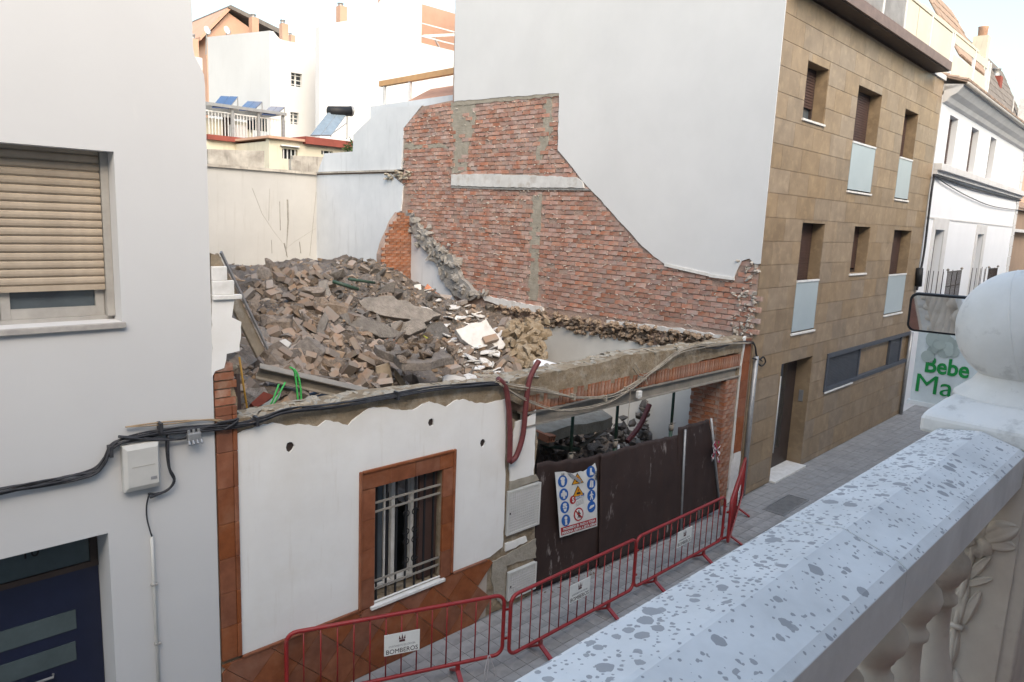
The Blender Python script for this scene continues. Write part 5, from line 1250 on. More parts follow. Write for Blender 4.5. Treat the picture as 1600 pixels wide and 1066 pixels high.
gt = thing('green_tube', 'dark green metal tube lying on top of the heap', 'tube', onY(540, 445, 12.6)); MB().tube([onY(520, 440, 12.3), onY(560, 452, 12.2)], .035, 8).build('tube', greenp, gt, True)
gt = thing('green_tube', 'short dark green tube beside lumps at the heap top', 'tube', onY(560, 440, 12.8)); MB().tube([onY(545, 436, 12.7), onY(585, 442, 12.8)], .03, 8).build('tube', greenp, gt, True)
gt = thing('slate_board', 'red and grey roof panel lying behind the left wall end', 'panel', onY(410, 630, 7))
for px, mt in (([(392, 630), (412, 612), (428, 618), (402, 640)], redp), ([(396, 640), (428, 622), (440, 612), (437, 622), (404, 650)], M('pale_sheet', (.5, .53, .54)))):
    P = [onY(*q, 6.9 + i * .0) for i, q in enumerate(px)]; n = Vector((0, -.3, .9)); MB().add(P + [p_ + Vector((0, .05, -.04)) for p_ in P], [(0, 1, 2, 3), (7, 6, 5, 4), (0, 4, 5, 1), (1, 5, 6, 2), (2, 6, 7, 3), (3, 7, 4, 0)] if len(px) == 4 else [(0, 1, 2, 3, 4), (9, 8, 7, 6, 5)] + [(i, 5 + i, 5 + (i + 1) % 5, (i + 1) % 5) for i in range(5)]).build('sheet', mt, gt)
og = slab_px('orange_rag', 'small crumpled orange rag just behind the wall crest', 'rag', [(510, 622), (516, 617), (530, 619), (528, 625), (514, 626)], 7.0, .05, M('orange_cloth', (.5, .2, .02)), .012)
for i, P in enumerate(([(470, 622), (520, 605)], [(478, 625), (525, 612)])):
    t = MB().tube([onY(x, y, 7.5) for x, y in P], .022, 8).build('blue_pipe', M('blue_grey_pipe', (.05, .075, .11), rough=.4)); tag(t, ['dark blue pipe lying under the fallen steel joist', 'second dark blue pipe under the fallen joist, towards the wall crest'][i], 'pipe')
# earth bank below the party wall ledge
eb = MB(); g = random.Random(12)
for k in range(150):
    t = g.random(); p = onY(800 + g.uniform(0, 48), 505 + t * 85, 10.6 - t * 1.2); add_lump(eb, p + Vector((g.uniform(0, .3), g.uniform(0, .4), 0)), (g.uniform(.08, .2), g.uniform(.08, .2), g.uniform(.08, .18)), g)
e_ = eb.build('earth_bank', earth); tag(e_, 'tan earth bank crumbling down beside the cream room wall', 'rubble', kind='stuff')
# dark jagged masonry hanging behind the garage opening
jm = MB(); g = random.Random(19)
for k in range(60):
    p = onY(1003 + g.uniform(0, 42), 628 + g.uniform(0, 60), 8.2); add_lump(jm, p, (g.uniform(.08, .16), .15, g.uniform(.08, .18)), g)
for k in range(220):
    p = onY(850 + g.uniform(0, 170), 640 + g.random() ** .6 * 80, g.uniform(7.4, 8.6)); add_lump(jm, p, (g.uniform(.05, .16), g.uniform(.05, .14), g.uniform(.04, .12)), g)
tag(jm.build('fallen_masonry', lumpg), 'dark fallen masonry heaped inside the garage opening', 'rubble', kind='stuff')
for i, P in enumerate(([(980, 690), (1000, 665), (1015, 632)], [(905, 700), (935, 678), (945, 672)], [(850, 697), (905, 702)])):
    t = MB().tube(smooth_path([onY(x, y, 7.0) for x, y in P], 4), [.045, .03, .03][i], 8).build('bent_pipe', [pipem, steel, greenp][i]); tag(t, ['thick dark red pipe bent inside the garage opening', 'dusty steel bar slanting inside the garage opening', 'dark green tube lying inside the garage opening'][i], 'pipe')

# ================================================================== props in the opening
for i, (x, y0, y1, Y) in enumerate(((893, 654, 720, 6.5), (963, 635, 700, 6.5), (1051, 613, 665, 6.5), (1127, 598, 716, 6.25))):
    c = onY(x, (y0 + y1) / 2, Y)
    t = thing('steel_prop', ['green telescopic steel prop beside the left jamb of the garage opening', 'green telescopic steel prop between the jamb prop and the middle of the opening', 'green telescopic steel prop in front of the white room wall', 'green telescopic steel prop against the brick pier'][i], 'prop', (c.x, Y, 0), 0, 'steel props under the lintel')
    MB().tube([(c.x, Y, 0.02), (c.x, Y, 1.55)], .032, 10).build('outer_tube', greenp, t, True); MB().tube([(c.x, Y, 1.551), (c.x, Y, 2.335)], .024, 10).build('inner_tube', greenp, t, True)
    MB().tube([(c.x, Y, 1.50), (c.x, Y, 1.60)], .042, 10).build('collar', steel, t, True); MB().tube([(c.x - .07, Y - .03, 1.64), (c.x + .07, Y - .03, 1.62)], .008, 6).build('pin', steel, t)
    MB().box(c.x - .06, c.x + .06, Y - .06, Y + .06, 2.336, 2.344).build('head_plate', steel, t); MB().box(c.x - .06, c.x + .06, Y - .06, Y + .06, .0, .019).build('base_plate', steel, t)

# ================================================================== brown tarpaulin fence
TF = thing('tarpaulin_fence', 'dark brown tarpaulin fence closing the garage opening', 'fence', (8.5, 6.0, 0))
def sheet(name, xt, xb, zt, zb, yt, yb, seed, n=70, m=26):
    V = []; F = []
    for i in range(n + 1):
        s = i / n
        for j in range(m + 1):
            t = j / m; x = (xb(s) * (1 - t) + xt(s) * t); z = zb(s) * (1 - t) + zt(s) * t; y = yb(s) * (1 - t) + yt(s) * t
            v = Vector((x * 1.2, z * .7, seed)); y += noise.noise(v * 2) * .020 + noise.noise(Vector((x * 6, z * .8, seed))) * .010 + noise.noise(Vector((x * 2 + z * 5, z * 4, seed))) * .004
            if t > .93: y += noise.noise(Vector((x * 9, 3, seed))) * .02; z += noise.noise(Vector((x * 5, 1, seed))) * .03
            V.append((x, y, z))
    for i in range(n):
        for j in range(m): a = i * (m + 1) + j; F.append((a, a + m + 1, a + m + 2, a + 1))
    mb = MB(); mb.v = V; mb.f = F; o = mb.build(name, tarpm, TF, True, recalc=False)
    so = o.modifiers.new('thickness', 'SOLIDIFY'); so.thickness = .006; return o
tops_ = [(onY(x, y, 6.04).x, onY(x, y, 6.04).z) for x, y in ((846, 725), (915, 716), (962, 703), (1013, 687), (1060, 677))]
def interp(tab):
    def f(s):
        x = tab[0][0] + s * (tab[-1][0] - tab[0][0])
        for a, b_ in zip(tab, tab[1:]):
            if x <= b_[0] + 1e-6: return a[1] + (b_[1] - a[1]) * (x - a[0]) / (b_[0] - a[0])
        return tab[-1][1]
    return f
f1 = interp(tops_); xl, xr = tops_[0][0] - .02, tops_[-1][0]
yy = lambda s: 6.10 - .12 * s
xm = xl + (xr - xl) * .40
sheet('tarpaulin', lambda s: xl + (xm - xl) * s, lambda s: xl + .03 + (xm - xl) * s, lambda s: f1(s * .4), lambda s: .02 + .015 * s, lambda s: yy(s * .4), lambda s: yy(s * .4) - .07 * s, 1, 40)
sheet('tarpaulin', lambda s: xm - .06 + (xr - xm + .06) * s, lambda s: xm - .04 + (xr - xm + .1) * s, lambda s: f1(.385 + s * .615), lambda s: .035 + .02 * s, lambda s: yy(.4 + s * .6) - .018, lambda s: yy(.4 + .6 * s) - .11, 5, 50)
e0, e1 = onY(1060, 668, 5.96), onY(1108, 655, 5.96)
sheet('tarpaulin', lambda s: e0.x + (e1.x - e0.x) * s, lambda s: e0.x + .06 + (10.98 - e0.x - .06) * s, lambda s: e0.z + (e1.z - e0.z) * s, lambda s: .06 + .05 * s, lambda s: 5.955, lambda s: 5.90, 9, 26)
for (xa_, za_, xb_) in ((9.70, 1.74, 9.74), (e1.x, e1.z + .02, 10.98)): MB().tube([(xb_, 5.875, .0), (xa_, 5.925, za_)], .02, 8).build('post', metalg, TF, True)
for xx in (7.1, 8.3): MB().tube([(xx, 6.15, 0), (xx, 6.15, 1.7)], .02, 8).build('post', metalg, TF, True)
# striped tape tied to the last post
tpz = thing('barrier_tape', 'red and white striped plastic tape tied to the fence post', 'tape', (10.85, 5.85, .8))
g = random.Random(4); wt = M('tape_white', (.7, .66, .66), bump=0); rt = M('tape_red', (.45, .05, .10), bump=0)
for k in range(7):
    c = onY(1118 + g.uniform(-4, 4), 695 + g.uniform(-8, 4), 5.84); P = [c + Vector((g.uniform(-.05, .05), g.uniform(-.05, 0), -.045 * j)) for j in range(7)]
    m = MB()
    for i_ in range(6): d = Vector((.028, .01, .01)); m.add([P[i_] - d, P[i_] + d, P[i_ + 1] + d, P[i_ + 1] - d], [(0, 1, 2, 3)])
    o = m.build('strip', wt if k % 2 else rt, tpz, True, recalc=False); so = o.modifiers.new('t', 'SOLIDIFY'); so.thickness = .001

# ------------------------------------------------------------------ safety poster
pc4 = [onY(x, y, 6.0) for x, y in ((867, 738), (932, 726), (933, 822), (875, 840))]
tl, tr_, br_, bl4 = pc4
o = bl4; ru = (br_ - bl4); uu = (tl - bl4); PW, PH = (tr_ - tl).length * .5 + ru.length * .5, uu.length
SP = thing('safety_poster', 'torn white site safety poster with blue signs on the brown tarpaulin', 'sign', o)
def sp(u, v, d=0): return o + ru * u + uu * v + Vector((0, -.001 - d, 0)) + ((tr_ - br_) - uu) * (u * v)
def flat(poly, mat, name, d=.004, parent=None):
    return MB().prism(poly, 0, .003, lambda a, b, q: sp(a, b, d - q)).build(name, mat, parent or SP)
board = [(0, 0), (1, 0), (1, .55), (1, .93), (.96, 1.03), (.90, 1.0), (.78, .96), (.66, .93), (.60, .945), (.5, .935), (.42, .93), (.3, .955), (.22, .985), (0, 1)]
MB().prism(jag(board, .004, .12, 3), 0, .004, lambda a, b, q: sp(a, b, -q + .002 + .012 * math.sin(a * 5) * 0)).build('board', posterm, SP)
asp = PW / PH
def disc(u, v, r, n=24, sx=1): return [(u + r * sx * math.cos(2 * math.pi * k / n), v + r * asp * math.sin(2 * math.pi * k / n)) for k in range(n)]
def pic(u, v, shapes, mat=posterm, d=.009, s=.1):
    for sh_ in shapes: flat([(u + a * s, v + b_ * s * asp) for a, b_ in sh_], mat, 'pictogram', d)
ell = lambda cx_, cy_, rx, ry, n=14: [(cx_ + rx * math.cos(2 * math.pi * k / n), cy_ + ry * math.sin(2 * math.pi * k / n)) for k in range(n)]
pics = {0: [ell(0, .45, .5, .35), [(-.45, .1), (.45, .1), (.3, -.6), (0, -.8), (-.3, -.6)]], 1: [ell(0, .3, .35, .45), ell(-.5, 0, .18, .35), ell(.5, 0, .18, .35), [(-.35, 0), (.35, 0), (.2, -.75), (-.2, -.75)]],
        2: [ell(0, .5, .45, .28), ell(-.28, .05, .24, .2), ell(.28, .05, .24, .2), [(-.4, -.25), (.4, -.25), (.2, -.75), (-.2, -.75)]], 3: [ell(0, .45, .35, .3), [(-.3, .1), (.3, .1), (.2, -.4), (.3, -.8), (-.3, -.8), (-.2, -.4)]],
        4: [[(-.2, .7), (.25, .7), (.2, 0), (.65, -.3), (.65, -.6), (-.3, -.6)]], 5: [[(-.5, -.5), (-.2, .7), (.1, .7), (.0, -.6)], [(.1, -.7), (.5, -.5), (.5, .6), (.2, .6)]],
        6: [ell(0, .65, .15, .17), [(-.15, .45), (.15, .45), (.5, .1), (.4, 0), (.15, .15), (.35, -.75), (.15, -.75), (0, -.2), (-.25, -.75), (-.42, -.7), (-.15, .1), (-.45, 0), (-.5, .12)]], 7: [[(-.65, -.25), (-.3, .25), (.7, .3), (.6, 0), (-.3, -.3)]]}
for k, (u, v) in enumerate(((.155, .845), (.16, .645), (.165, .445), (.17, .24), (.845, .905), (.85, .71), (.85, .525), (.845, .345))):
    flat(disc(u, v, .108), inkb, 'sign_disc', .006); pic(u, v, pics[k])
for v in (.83, .635):
    flat([(.36, v - .07), (.66, v - .07), (.51, v + .10)], inkk, 'warning_triangle', .006); flat([(.385, v - .06), (.635, v - .06), (.51, v + .08)], inky, 'warning_triangle', .009)
    flat([(.47, v - .035), (.56, v - .035), (.56, v - .005), (.47, v - .005)], inkk, 'pictogram', .012); flat([(.505, v + .01), (.525, v + .01), (.525, v + .04), (.505, v + .04)], inkr, 'pictogram', .012)
# curl of torn paper hanging over the first triangle
flat([(.26, .955), (.34, .95), (.60, .80), (.56, .76), (.50, .80)], inkg, 'torn_strip', .016)
flat([(.36, .50), (.66, .545), (.66, .60), (.36, .555)], inkb, 'logo_band', .006); flat(disc(.37, .53, .075), inkr, 'logo_disc', .009)
def sptext(s, u, v, size, mat, w, bold=0., d=.013, up=None, name='lettering'):
    T_ = plane_T(sp(u, v, d), sp(u + .05, v, d) - sp(u - .05, v, d), sp(u, v + .05, d) - sp(u, v - .05, d)); r = Vector(T_.col[0][:3]); u_ = (sp(u, v + .05) - sp(u, v - .05)).normalized(); n = r.cross(u_).normalized(); T_ = Matrix.Translation(sp(u, v, d)) @ Matrix((r, u_, n)).transposed().to_4x4()
    if up: T_ = T_ @ Matrix.Rotation(R(up), 4, 'Z')
    return text(s, size, mat, SP, T_, name, bold, .0005, w)
sptext('S', .37, .53, .10, posterm, .045, .004); sptext('ánchez', .55, .553, .07, posterm, PW * .25, .001)
for k in range(4): flat([(.44, .475 - k * .02), (.64, .50 - k * .02), (.64, .504 - k * .02), (.44, .479 - k * .02)], inkg, 'small_print', .006)
flat(disc(.50, .28, .125), inkr, 'prohibition_ring', .006); flat(disc(.50, .28, .098), posterm, 'prohibition_disc', .009); pic(.5, .28, pics[6], inkk, .012, .095); flat([(.41, .34), (.43, .355), (.59, .22), (.57, .205)], inkr, 'prohibition_bar', .015)
flat([(.03, .025), (.97, .025), (.97, .145), (.03, .145)], inkr, 'banner', .006)
sptext('PROHIBIDO EL PASO A TODA', .5, .112, .05, posterm, PW * .82, .0015); sptext('PERSONA AJENA A ESTA OBRA', .5, .057, .05, posterm, PW * .88, .0015)
sptext('LAS', .16, .952, .045, inkk, .06, .001); sptext('SEGURI', .965, .83, .05, inkk, .13, .001, .013, 85); sptext('NORMAS', .99, .81, .04, inkk, .10, .001, .016, 85)

# ================================================================== red crowd barriers
CB = thing('crowd_barrier', 'red tubular crowd barrier', 'barrier', (0, 0, 0), 0, 'red crowd barriers along the pavement')
hl = 1.13; zb, zt_, rc_ = .20, .90, .10
P = []
for cx_, cz_, a0 in ((hl - rc_, zt_ - rc_, 0), (-hl + rc_, zt_ - rc_, 90), (-hl + rc_, zb + rc_, 180), (hl - rc_, zb + rc_, 270)):
    for k in range(6): a = R(a0 + k * 18); P.append((cx_ + rc_ * math.cos(a), 0, cz_ + rc_ * math.sin(a)))
MB().tube(P, .021, 10, True).build('frame', barr, CB, True)
for k in range(13):
    x = -hl + (k + 1) * 2 * hl / 14; MB().tube([(x, 0, zb + .01), (x, 0, zt_ - .01)], .0075, 6).build('upright', barr, CB, True)
for sx in (-.62, .62):
    f_ = MB(); f_.bar((sx, 0, zb), (sx, 0, zb - .09), .045, .03, (0, 1, 0)); fo = f_.build('foot', barr, CB)
    for sy_ in (-1, 1): MB().bar((sx, sy_ * .01, zb - .085), (sx, sy_ * .19, .012), .05, .022, (0, 0, 1)).build('foot_plate', barr, fo)
for z in (.38, .72):
    MB().bar((hl + .015, 0, z), (hl + .06, 0, z), .02, .02).build('hook', barr, CB); 
pt_ = MB().box(-.185, .185, -.028, -.022, .47, .70).build('name_plate', plate, CB)
Tp = plane_T((0, -.0285, .505), (1, 0, 0), (0, 0, 1))
text('BOMBEROS', .07, ink, CB, Tp, 'lettering', 0, .0006, .33)
text('AYUNTAMIENTO DE CÓRDOBA', .03, inkg, CB, plane_T((0, -.0285, .562), (1, 0, 0), (0, 0, 1)), 'lettering', 0, .0006, .28)
em = MB()
for sh_ in (rc(-.03, .03, .60, .625), [(-.035, .63), (-.012, .63), (-.03, .675)], [(-.01, .63), (.012, .63), (.0, .69)], [(.035, .63), (.014, .63), (.03, .675)]): em.prism(sh_, -.0295, -.0285, lambda a, b, d: (a, d, b))
em.build('crest', M('ink_maroon', (.12, .05, .05), bump=0), CB)['kind'] = 'stuff'
spots = [((2.96, 5.97), (5.13, 5.14), 'red crowd barrier propped against the terracotta skirting under the window'), ((5.16, 5.08), (7.36, 5.09), 'red crowd barrier standing between the meter doors and the safety poster'), ((7.42, 5.10), (9.66, 5.12), 'red crowd barrier standing in front of the tarpaulin beyond the poster'), ((9.60, 4.985), (11.68, 5.87), 'red crowd barrier turned towards the brick pier at the brown building')]
for i, (a, b_, lab) in enumerate(spots):
    o = CB if i == 0 else copy_tree(CB)
    o.location = ((a[0] + b_[0]) / 2, (a[1] + b_[1]) / 2, 0); o.rotation_euler = (0, 0, math.atan2(b_[1] - a[1], b_[0] - a[0])); o['label'] = lab
for o in [c for c in CB.children]: pass
st_ = thing('cable_tie_loop', 'loop of pale plastic strap hanging from the barrier under the window', 'strap', onY(770, 1040, 5.13))
MB().tube(smooth_path([onY(x, y, 5.12) for x, y in ((763, 1024), (758, 1045), (757, 1062), (761, 1060), (763, 1035), (765, 1024), (772, 1045), (776, 1062))], 4), .005, 5).build('loop', M('strap_pale', (.55, .5, .5)), st_, True)

# ================================================================== cables on the fronts
def bundle(t, px, Y, n, spread, r, mat, seed, wob=.01):
    g = random.Random(seed)
    for k in range(n):
        ph = g.uniform(0, 6); oz, oy = g.uniform(-spread, spread), g.uniform(-spread, spread)
        P = [onY(x, y, Y) + Vector((0, oy + wob * math.sin(ph + i * 1.1), oz + wob * math.sin(ph * 2 + i * 1.7))) for i, (x, y) in enumerate(px)]
        MB().tube(smooth_path(P, 5), r * g.uniform(.7, 1.2), 6).build('cable', mat, t, True)
bc = thing('cable_bundle', 'black electric cable bundle clipped across the white house and street wall', 'cable', (2, 6, 2.8), 0)
pth = [(-700, 925), (-300, 838), (-60, 782), (0, 769), (60, 757), (110, 746), (148, 737), (163, 722), (173, 700), (190, 688), (225, 681), (270, 674), (320, 668), (372, 664), (410, 656), (450, 642), (520, 633), (600, 621), (680, 608), (760, 600), (792, 598)]
bundle(bc, pth, FY - .04, 8, .018, .0095, cablem, 1)
bundle(bc, [(185, 685), (250, 687), (290, 684), (330, 668), (372, 660)], FY - .05, 2, .01, .009, cablem, 5)
bundle(bc, [(262, 680), (261, 700), (264, 730), (272, 750), (262, 765), (245, 770), (233, 773)], FY - .04, 3, .012, .009, cablem, 3)
bundle(bc, [(233, 773), (229, 790), (230, 812), (237, 838)], FY - .03, 1, .002, .008, cablem, 4, .002)
bundle(bc, [(196, 668), (260, 662), (330, 657), (380, 662), (470, 638)], FY - .03, 2, .008, .006, cablet, 6)
bundle(bc, [(340, 663), (362, 657), (371, 655), (368, 662), (350, 672)], FY - .06, 2, .01, .008, cablem, 8)
for x, y in ((250, 668), (172, 705), (400, 658), (620, 618)):
    c = onY(x, y, FY - .04); MB().bar(c - Vector((.012, 0, 0)), c + Vector((.012, 0, 0)), .085, .085).build('clip', cablem, bc)
sc_ = thing('cable_splice', 'grey metal cable splice connector on the black cable bundle', 'connector', onY(303, 690, FY - .07))
c = onY(303, 682, FY - .07); MB().box(c.x - .055, c.x + .055, c.y - .025, c.y + .025, c.z - .035, c.z + .035).build('body', metalg, sc_, bevel=.01)
for k in range(4): MB().tube([c + Vector((-.05 + k * .033, -.02, -.03)), c + Vector((-.05 + k * .033, -.045, -.055))], .011, 6).build('bolt', metalg, sc_)
for k in range(3): MB().tube([c + Vector((-.04 + k * .04, 0, .03)), c + Vector((-.04 + k * .04, 0, .06))], .012, 6).build('bolt', metalg, sc_)
bd = thing('beige_cable_bundle', 'dusty beige cable bundle sagging across the garage lintel', 'cable', (8.5, 5.95, 2.5), 0)
bundle(bd, [(775, 597), (800, 604), (850, 610), (900, 621), (950, 620), (985, 605), (1010, 587), (1035, 569), (1062, 550), (1095, 541), (1135, 537), (1172, 537)], FY - .06, 7, .018, .006, cabled, 11, .014)
bundle(bd, [(780, 600), (815, 622), (860, 638), (905, 640), (950, 629), (985, 608), (1010, 590)], FY - .07, 4, .016, .006, cabled, 12, .014)
bundle(bd, [(990, 570), (1000, 585), (1012, 592), (1014, 597)], FY - .08, 3, .03, .006, cabled, 15, .02)
bundle(bd, [(985, 605), (984, 625), (982, 640), (980, 667)], FY - .08, 2, .008, .005, cabled, 16, .004)
bundle(bd, [(1090, 541), (1120, 545), (1150, 536), (1178, 536), (1183, 556), (1192, 565)], FY - .06, 4, .018, .007, cablem, 17, .01)
for x, y in ((945, 622), (978, 609), (1000, 592), (895, 620)): c = onY(x, y, FY - .06); MB().bar(c - Vector((.012, 0, 0)), c + Vector((.012, 0, 0)), .075, .075).build('tie', cabled, bd)
jb_ = thing('junction_box', 'small white junction box hanging on the steel lintel', 'junction box', onY(998, 622, FY - .04))
c = onY(998, 616, FY - .05); MB().box(c.x - .045, c.x + .045, c.y - .03, c.y + .02, c.z - .05, c.z + .05).build('case', whites, jb_, bevel=.006); MB().box(c.x - .05, c.x + .0, c.y - .035, c.y - .0305, c.z - .055, c.z - .01).build('cover', boxm, jb_)
for P, lb in (([(842, 564), (833, 580), (826, 600), (821, 640), (817, 680), (807, 712), (797, 722)], 'dark red flexible conduit curving up above the ring beam'), ([(778, 592), (790, 606), (795, 640), (797, 680), (796, 722)], 'dark red flexible conduit running straight down beside the curved one')):
    t = thing('red_conduit', lb, 'pipe', onY(797, 722, FY - .05)); MB().tube(smooth_path([onY(x, y, FY - .06) for x, y in P], 6), .034, 10).build('pipe', pipem, t, True)
wh = thing('wall_hook', 'rusty coiled hook on the corner of the brown clad building', 'hook', onY(1190, 566, FY - .05))
MB().tube(smooth_path([onY(x, y, FY - .06) for x, y in ((1176, 560), (1186, 562), (1193, 558), (1196, 566), (1190, 572), (1184, 568))], 4), .014, 6).build('coil', blackp, wh, True)

# ================================================================== near side: balcony, balustrade, sign, mirror
HB = thing('balcony_house', 'house wall raised to shade the street, brown dado and balcony floor behind the stone balustrade', 'house', (0, -.9, 0))
MB().box(-7, 9, -2.1, -1.802, 0, 10.2).build('wall', white_l, HB); MB().box(-7, 9, -1.80, -1.77, 3.26, 4.3).build('dado', brownw, HB)  # wall height set to shade the street, white above the dado for bounce
MB().box(-4, 3.3, -1.765, .66, 3.08, 3.25).build('balcony_floor', M('balcony_tile', (.26, .11, .07), (.2, .085, .055), scale=4), HB)
OP = thing('unseen_shade_row', 'unseen row of houses added to shade the street opposite the brown building', 'house', (20, -1.5, 0))  # row out of view, added to shade the lower street fronts
MB().box(9.05, 40, -9, -1.2, 0, 10.0).build('wall', white_bg, OP); MB().box(-30, -7.05, -9, -1.2, 0, 9.9).build('wall', white_bg, OP); MB().box(-7, 9, -9, -2.11, 0, 10.1).build('body', cream_bg, HB)
BS = thing('balustrade', 'pale cast stone balustrade with lichen spotted coping and ball finial', 'balustrade', (0, .613, 3.25), R(1.1))
T = BS.matrix_basis.copy(); T = Matrix.Translation((0, .613, 3.25)) @ Matrix.Rotation(R(1.1), 4, 'Z')
prof = [(.0, .985), (.0, 1.028), (-.012, 1.035), (-.118, 1.052), (-.128, 1.052), (-.232, 1.022), (-.25, 1.01), (-.25, .905), (-.235, .895), (-.02, .895), (-.01, .97)]
for a, b_ in ((-2.0, -.03), (-.026, 1.475), (1.479, 2.60)):
    MB(T).prism(prof, a, b_, lambda y, z, d: (d, y, z)).build('coping', coping, BS, bevel=.004)
MB(T).box(-2.0, 2.60, -.235, -.015, .001, .09).build('plinth', balu, BS)
bp2 = [(.075, .09), (.075, .12), (.055, .13), (.045, .15), (.05, .17), (.078, .22), (.085, .27), (.078, .33), (.055, .42), (.046, .50), (.044, .57), (.056, .585), (.056, .60), (.046, .61), (.046, .635), (.052, .64), (.058, .655), (.072, .675), (.077, .70), (.070, .725), (.054, .74), (.050, .76), (.052, .79), (.07, .81), (.075, .82), (.075, .893)]
for k in range(15):
    x = 2.34 - k * .283
    if x < -1.9: break
    MB(T).lathe(bp2, (x, -.125, 0), 24).build('baluster', balu, BS, True)
    MB(T).box(x - .085, x + .085, -.21, -.04, .835, .8935).build('abacus', balu, BS, bevel=.004)
# end pedestal with a carved flower on the face that looks along the balusters
PC = Vector((2.90, .53, 0)); Tq = Matrix.Translation(PC) @ Matrix.Rotation(R(1.1), 4, 'Z')
MB(Tq).box(-.27, .27, -.165, .15, 3.25, 4.215).build('pedestal', balu, BS, bevel=.006)
MB(Tq).box(-.2765, -.2705, -.125, .11, 3.36, 4.16).build('pedestal_panel', balu, BS, bevel=.002)
T2 = Matrix.Translation((2.6215, .50, 3.945)) @ Matrix(((0, 0, -1), (-1, 0, 0), (0, 1, 0))).to_4x4()
def petal(c, ang, L, W, D, name='relief_petal'):
    m = MB(T2); V = []; F = []; n, k = 12, 10
    for i in range(n + 1):
        s_ = i / n; w = W * math.sin(math.pi * min(1, s_ * .86 + .12)) ** .6
        for j in range(k + 1):
            q = -1 + 2 * j / k; x = s_ * L; y = q * w + .15 * W * math.sin(s_ * 3); z = D * max(0, 1 - q * q) ** .5 * math.sin(math.pi * (s_ * .8 + .12)) - .3 * D * math.exp(-(q * 4) ** 2) + .12 * D * math.cos(q * 9) - .002
            V.append((c[0] + x * math.cos(ang) - y * math.sin(ang), c[1] + x * math.sin(ang) + y * math.cos(ang), z))
    for i in range(n):
        for j in range(k): a = i * (k + 1) + j; F.append((a, a + 1, a + k + 2, a + k + 1))
    m.add(V, F); m.build(name, balu, BS, True)
for c, a, L_, W_, D_ in (((.015, .015), R(38), .10, .036, .020), ((.02, .0), R(8), .075, .026, .014), ((.0, .02), R(95), .055, .026, .016), ((-.02, .015), R(140), .045, .02, .014), ((-.01, -.005), R(-35), .055, .030, .020), ((-.01, -.005), R(-75), .055, .026, .020), ((-.025, -.005), R(-130), .035, .018, .014),
        ((-.03, -.13), R(80), .09, .017, .016), ((-.015, -.135), R(62), .11, .016, .018), ((-.02, -.16), R(35), .085, .014, .014), ((-.03, -.30), R(84), .15, .024, .024), ((-.01, -.29), R(75), .13, .018, .018), ((-.03, -.44), R(88), .13, .022, .02), ((-.02, -.46), R(-70), .10, .02, .016)): petal(c, a, L_, W_, D_)
MB(T2).lathe([(.013, 0), (.013, .014), (.009, .020), (.001, .022)], (-.022, -.008, .008), 14).build('relief_eye', balu, BS, True)
MB(T2).tube(smooth_path([(-.012, -.03, .004), (-.018, -.12, .008), (-.024, -.2, .008), (-.028, -.32, .008), (-.026, -.5, .006)], 5), [.009] * 21, 8).build('relief_stem', balu, BS, True)
MB(T2).tube([(-.045, -.305, .012), (-.005, -.305, .012)], .010, 8).build('relief_ring', balu, BS, True)
MB(Tq).box(-.25, .25, -.15, .15, 4.216, 4.258).build('pedestal_neck', stone_n, BS, bevel=.004)
m = MB(Tq); a_, b2, h0_, h1_, h2_ = .29, .19, 4.259, 4.318, 4.365
V = [(sx * a_, sy_ * b2, h0_) for sx, sy_ in ((-1, -1), (1, -1), (1, 1), (-1, 1))] + [(sx * a_, sy_ * b2, h1_) for sx, sy_ in ((-1, -1), (1, -1), (1, 1), (-1, 1))] + [(sx * .17, sy_ * .15, h2_) for sx, sy_ in ((-1, -1), (1, -1), (1, 1), (-1, 1))]
m.add(V, [(3, 2, 1, 0), (8, 9, 10, 11)] + [(i, (i + 1) % 4, 4 + (i + 1) % 4, 4 + i) for i in range(4)] + [(4 + i, 4 + (i + 1) % 4, 8 + (i + 1) % 4, 8 + i) for i in range(4)]); m.build('pedestal_cap', stone_n, BS, bevel=.012)
BR_ = .197; bz = 4.605
MB(Tq).lathe([(.178, 4.355), (.172, 4.37), (.15, 4.39), (.128, 4.41), (.114, 4.43), (.108, 4.445), (.112, 4.452)], (.03, 0, 0), 40).build('finial_neck', stone_n, BS, True)
MB(Tq).lathe([(max(.001, BR_ * math.cos(t)), bz + BR_ * math.sin(t)) for t in np.linspace(-math.pi / 2 + .58, math.pi / 2, 30)], (.03, 0, 0), 48).build('ball_finial', stone_n, BS, True)
MB(Tq @ Matrix.Translation((.03, 0, bz)) @ Matrix.Rotation(R(78), 4, 'X')).tube([(math.cos(t) * (BR_ - .0022), math.sin(t) * (BR_ - .0022), 0) for t in np.linspace(-.9, math.pi + .9, 60)], .0035, 6).build('mould_seam', stone_n, BS, True)
# shop sign hung from the near side of the street
sx_ = 6.0
s_tl, s_bl, s_br = onX(1433, 468, sx_), onX(1420, 628, sx_), onX(1560, 642, sx_)
SG = thing('shop_sign', 'white shop sign with green Bebe lettering behind the ball finial', 'sign', (sx_, 1.2, 3.6))
y1_ = s_bl.y; zb_, zt_2 = s_bl.z, s_bl.z + .70
MB().box(sx_, sx_ + .14, .35, y1_, zb_, zt_2).build('sign_box', signw, SG, bevel=.012)
for a in ((.33, y1_ + .012, zb_ - .012, zb_ + .02), (.33, y1_ + .012, zt_2 - .02, zt_2 + .012)): MB().box(sx_ - .006, sx_ + .146, a[0], a[1], a[2], a[3]).build('sign_frame', metalw, SG)
def stext(s, x, y, size, w, bold):
    p = onX(x, y, sx_ - .004); T_ = plane_T(p, (0, -1, 0), (0, 0, 1)); text(s, size, signg, SG, T_, 'lettering', bold, .002, w)
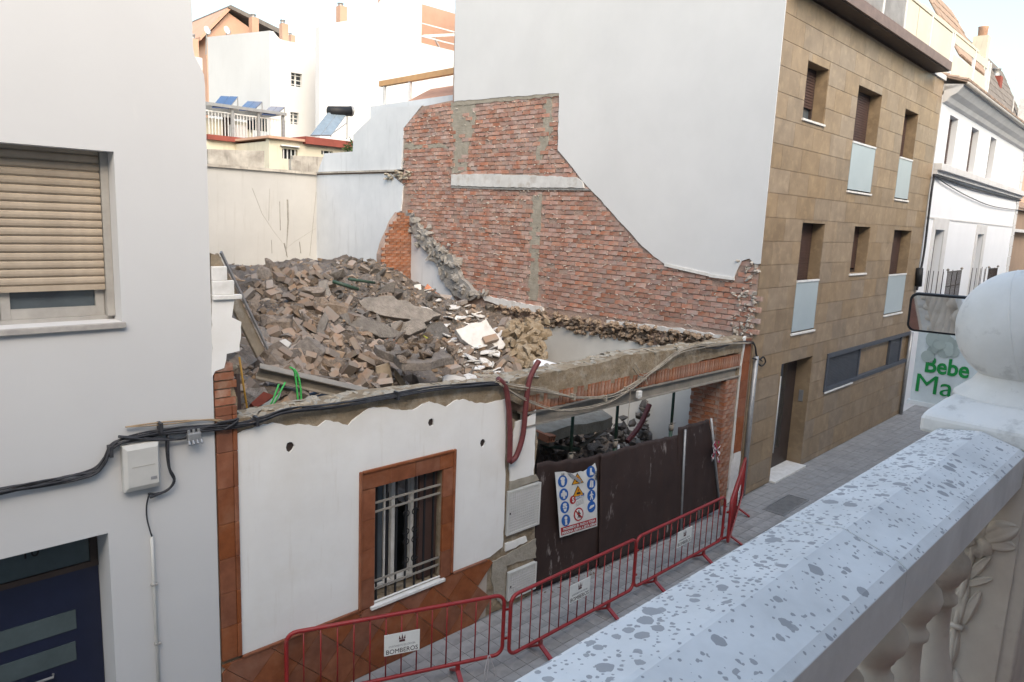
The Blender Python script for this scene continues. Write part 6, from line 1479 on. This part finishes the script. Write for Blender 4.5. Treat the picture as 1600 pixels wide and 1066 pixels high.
stext('Bebe', 1479, 575, .17, .29, .004); stext('-', 1530, 567, .17, .055, .004); stext('Mamá', 1490, 609, .20, .52, .0)
g = random.Random(6)
for k in range(16):
    c = onX(1469 + g.gauss(0, 13), 541 + g.gauss(0, 9), sx_ - .003 - k * .0006); rx, rz_ = g.uniform(.02, .05), g.uniform(.03, .06)
    MB().prism([(c.y + rx * math.cos(t * .52), c.z + rz_ * math.sin(t * .52)) for t in range(12)], 0, .0004, lambda a, b, d, X=c.x: (X - d, a, b)).build('drawing_petal', signp, SG)
MB().tube([(sx_ + .07, .36, zt_2 - .1), (sx_ + .07, -1.8, zt_2 - .1)], .025, 8).build('bracket', metalg, SG, True); MB().tube([(sx_ + .07, .36, zb_ + .1), (sx_ + .07, -1.8, zb_ + .1)], .025, 8).build('bracket', metalg, SG, True)
# street mirror behind the finial
mc = onX(1486, 493, 3.35); tgt = Vector((.9, .52, 3.75))
vd = (mc - EYE).normalized(); rd = (tgt - mc).normalized(); nrm = (rd - vd).normalized()
MRr = thing('street_mirror', 'rectangular black framed mirror fixed behind the ball finial', 'mirror', mc - Vector((0, 0, .2)))
right = nrm.cross(Vector((0, 0, 1))).normalized() * -1; upv = nrm.cross(right) ; upv = upv if upv.z > 0 else -upv
def rrect(w, h, r, n=6):
    P = []
    for cx_, cy_, a0 in ((w - r, h - r, 0), (-w + r, h - r, 90), (-w + r, -h + r, 180), (w - r, -h + r, 270)):
        for k in range(n): a = R(a0 + k * 90 / (n - 1)); P.append((cx_ + r * math.cos(a), cy_ + r * math.sin(a)))
    return P
mp_ = lambda a, b, d: mc + right * a + upv * b + nrm * d
W_, H_ = .155, .082
MB().prism(rrect(W_, H_, .03), -.02, .004, mp_).build('housing', blackp, MRr, bevel=.004)
MB().prism(rrect(W_ - .009, H_ - .009, .024), .0045, .006, mp_).build('mirror_glass', mirr, MRr)
MB().tube([mc - nrm * .02, mc - nrm * .06 + Vector((0, -.05, -.05)), Vector((3.2, .62, 4.40)), Vector((3.12, .6, 4.30))], .012, 8).build('arm', blackp, MRr, True)
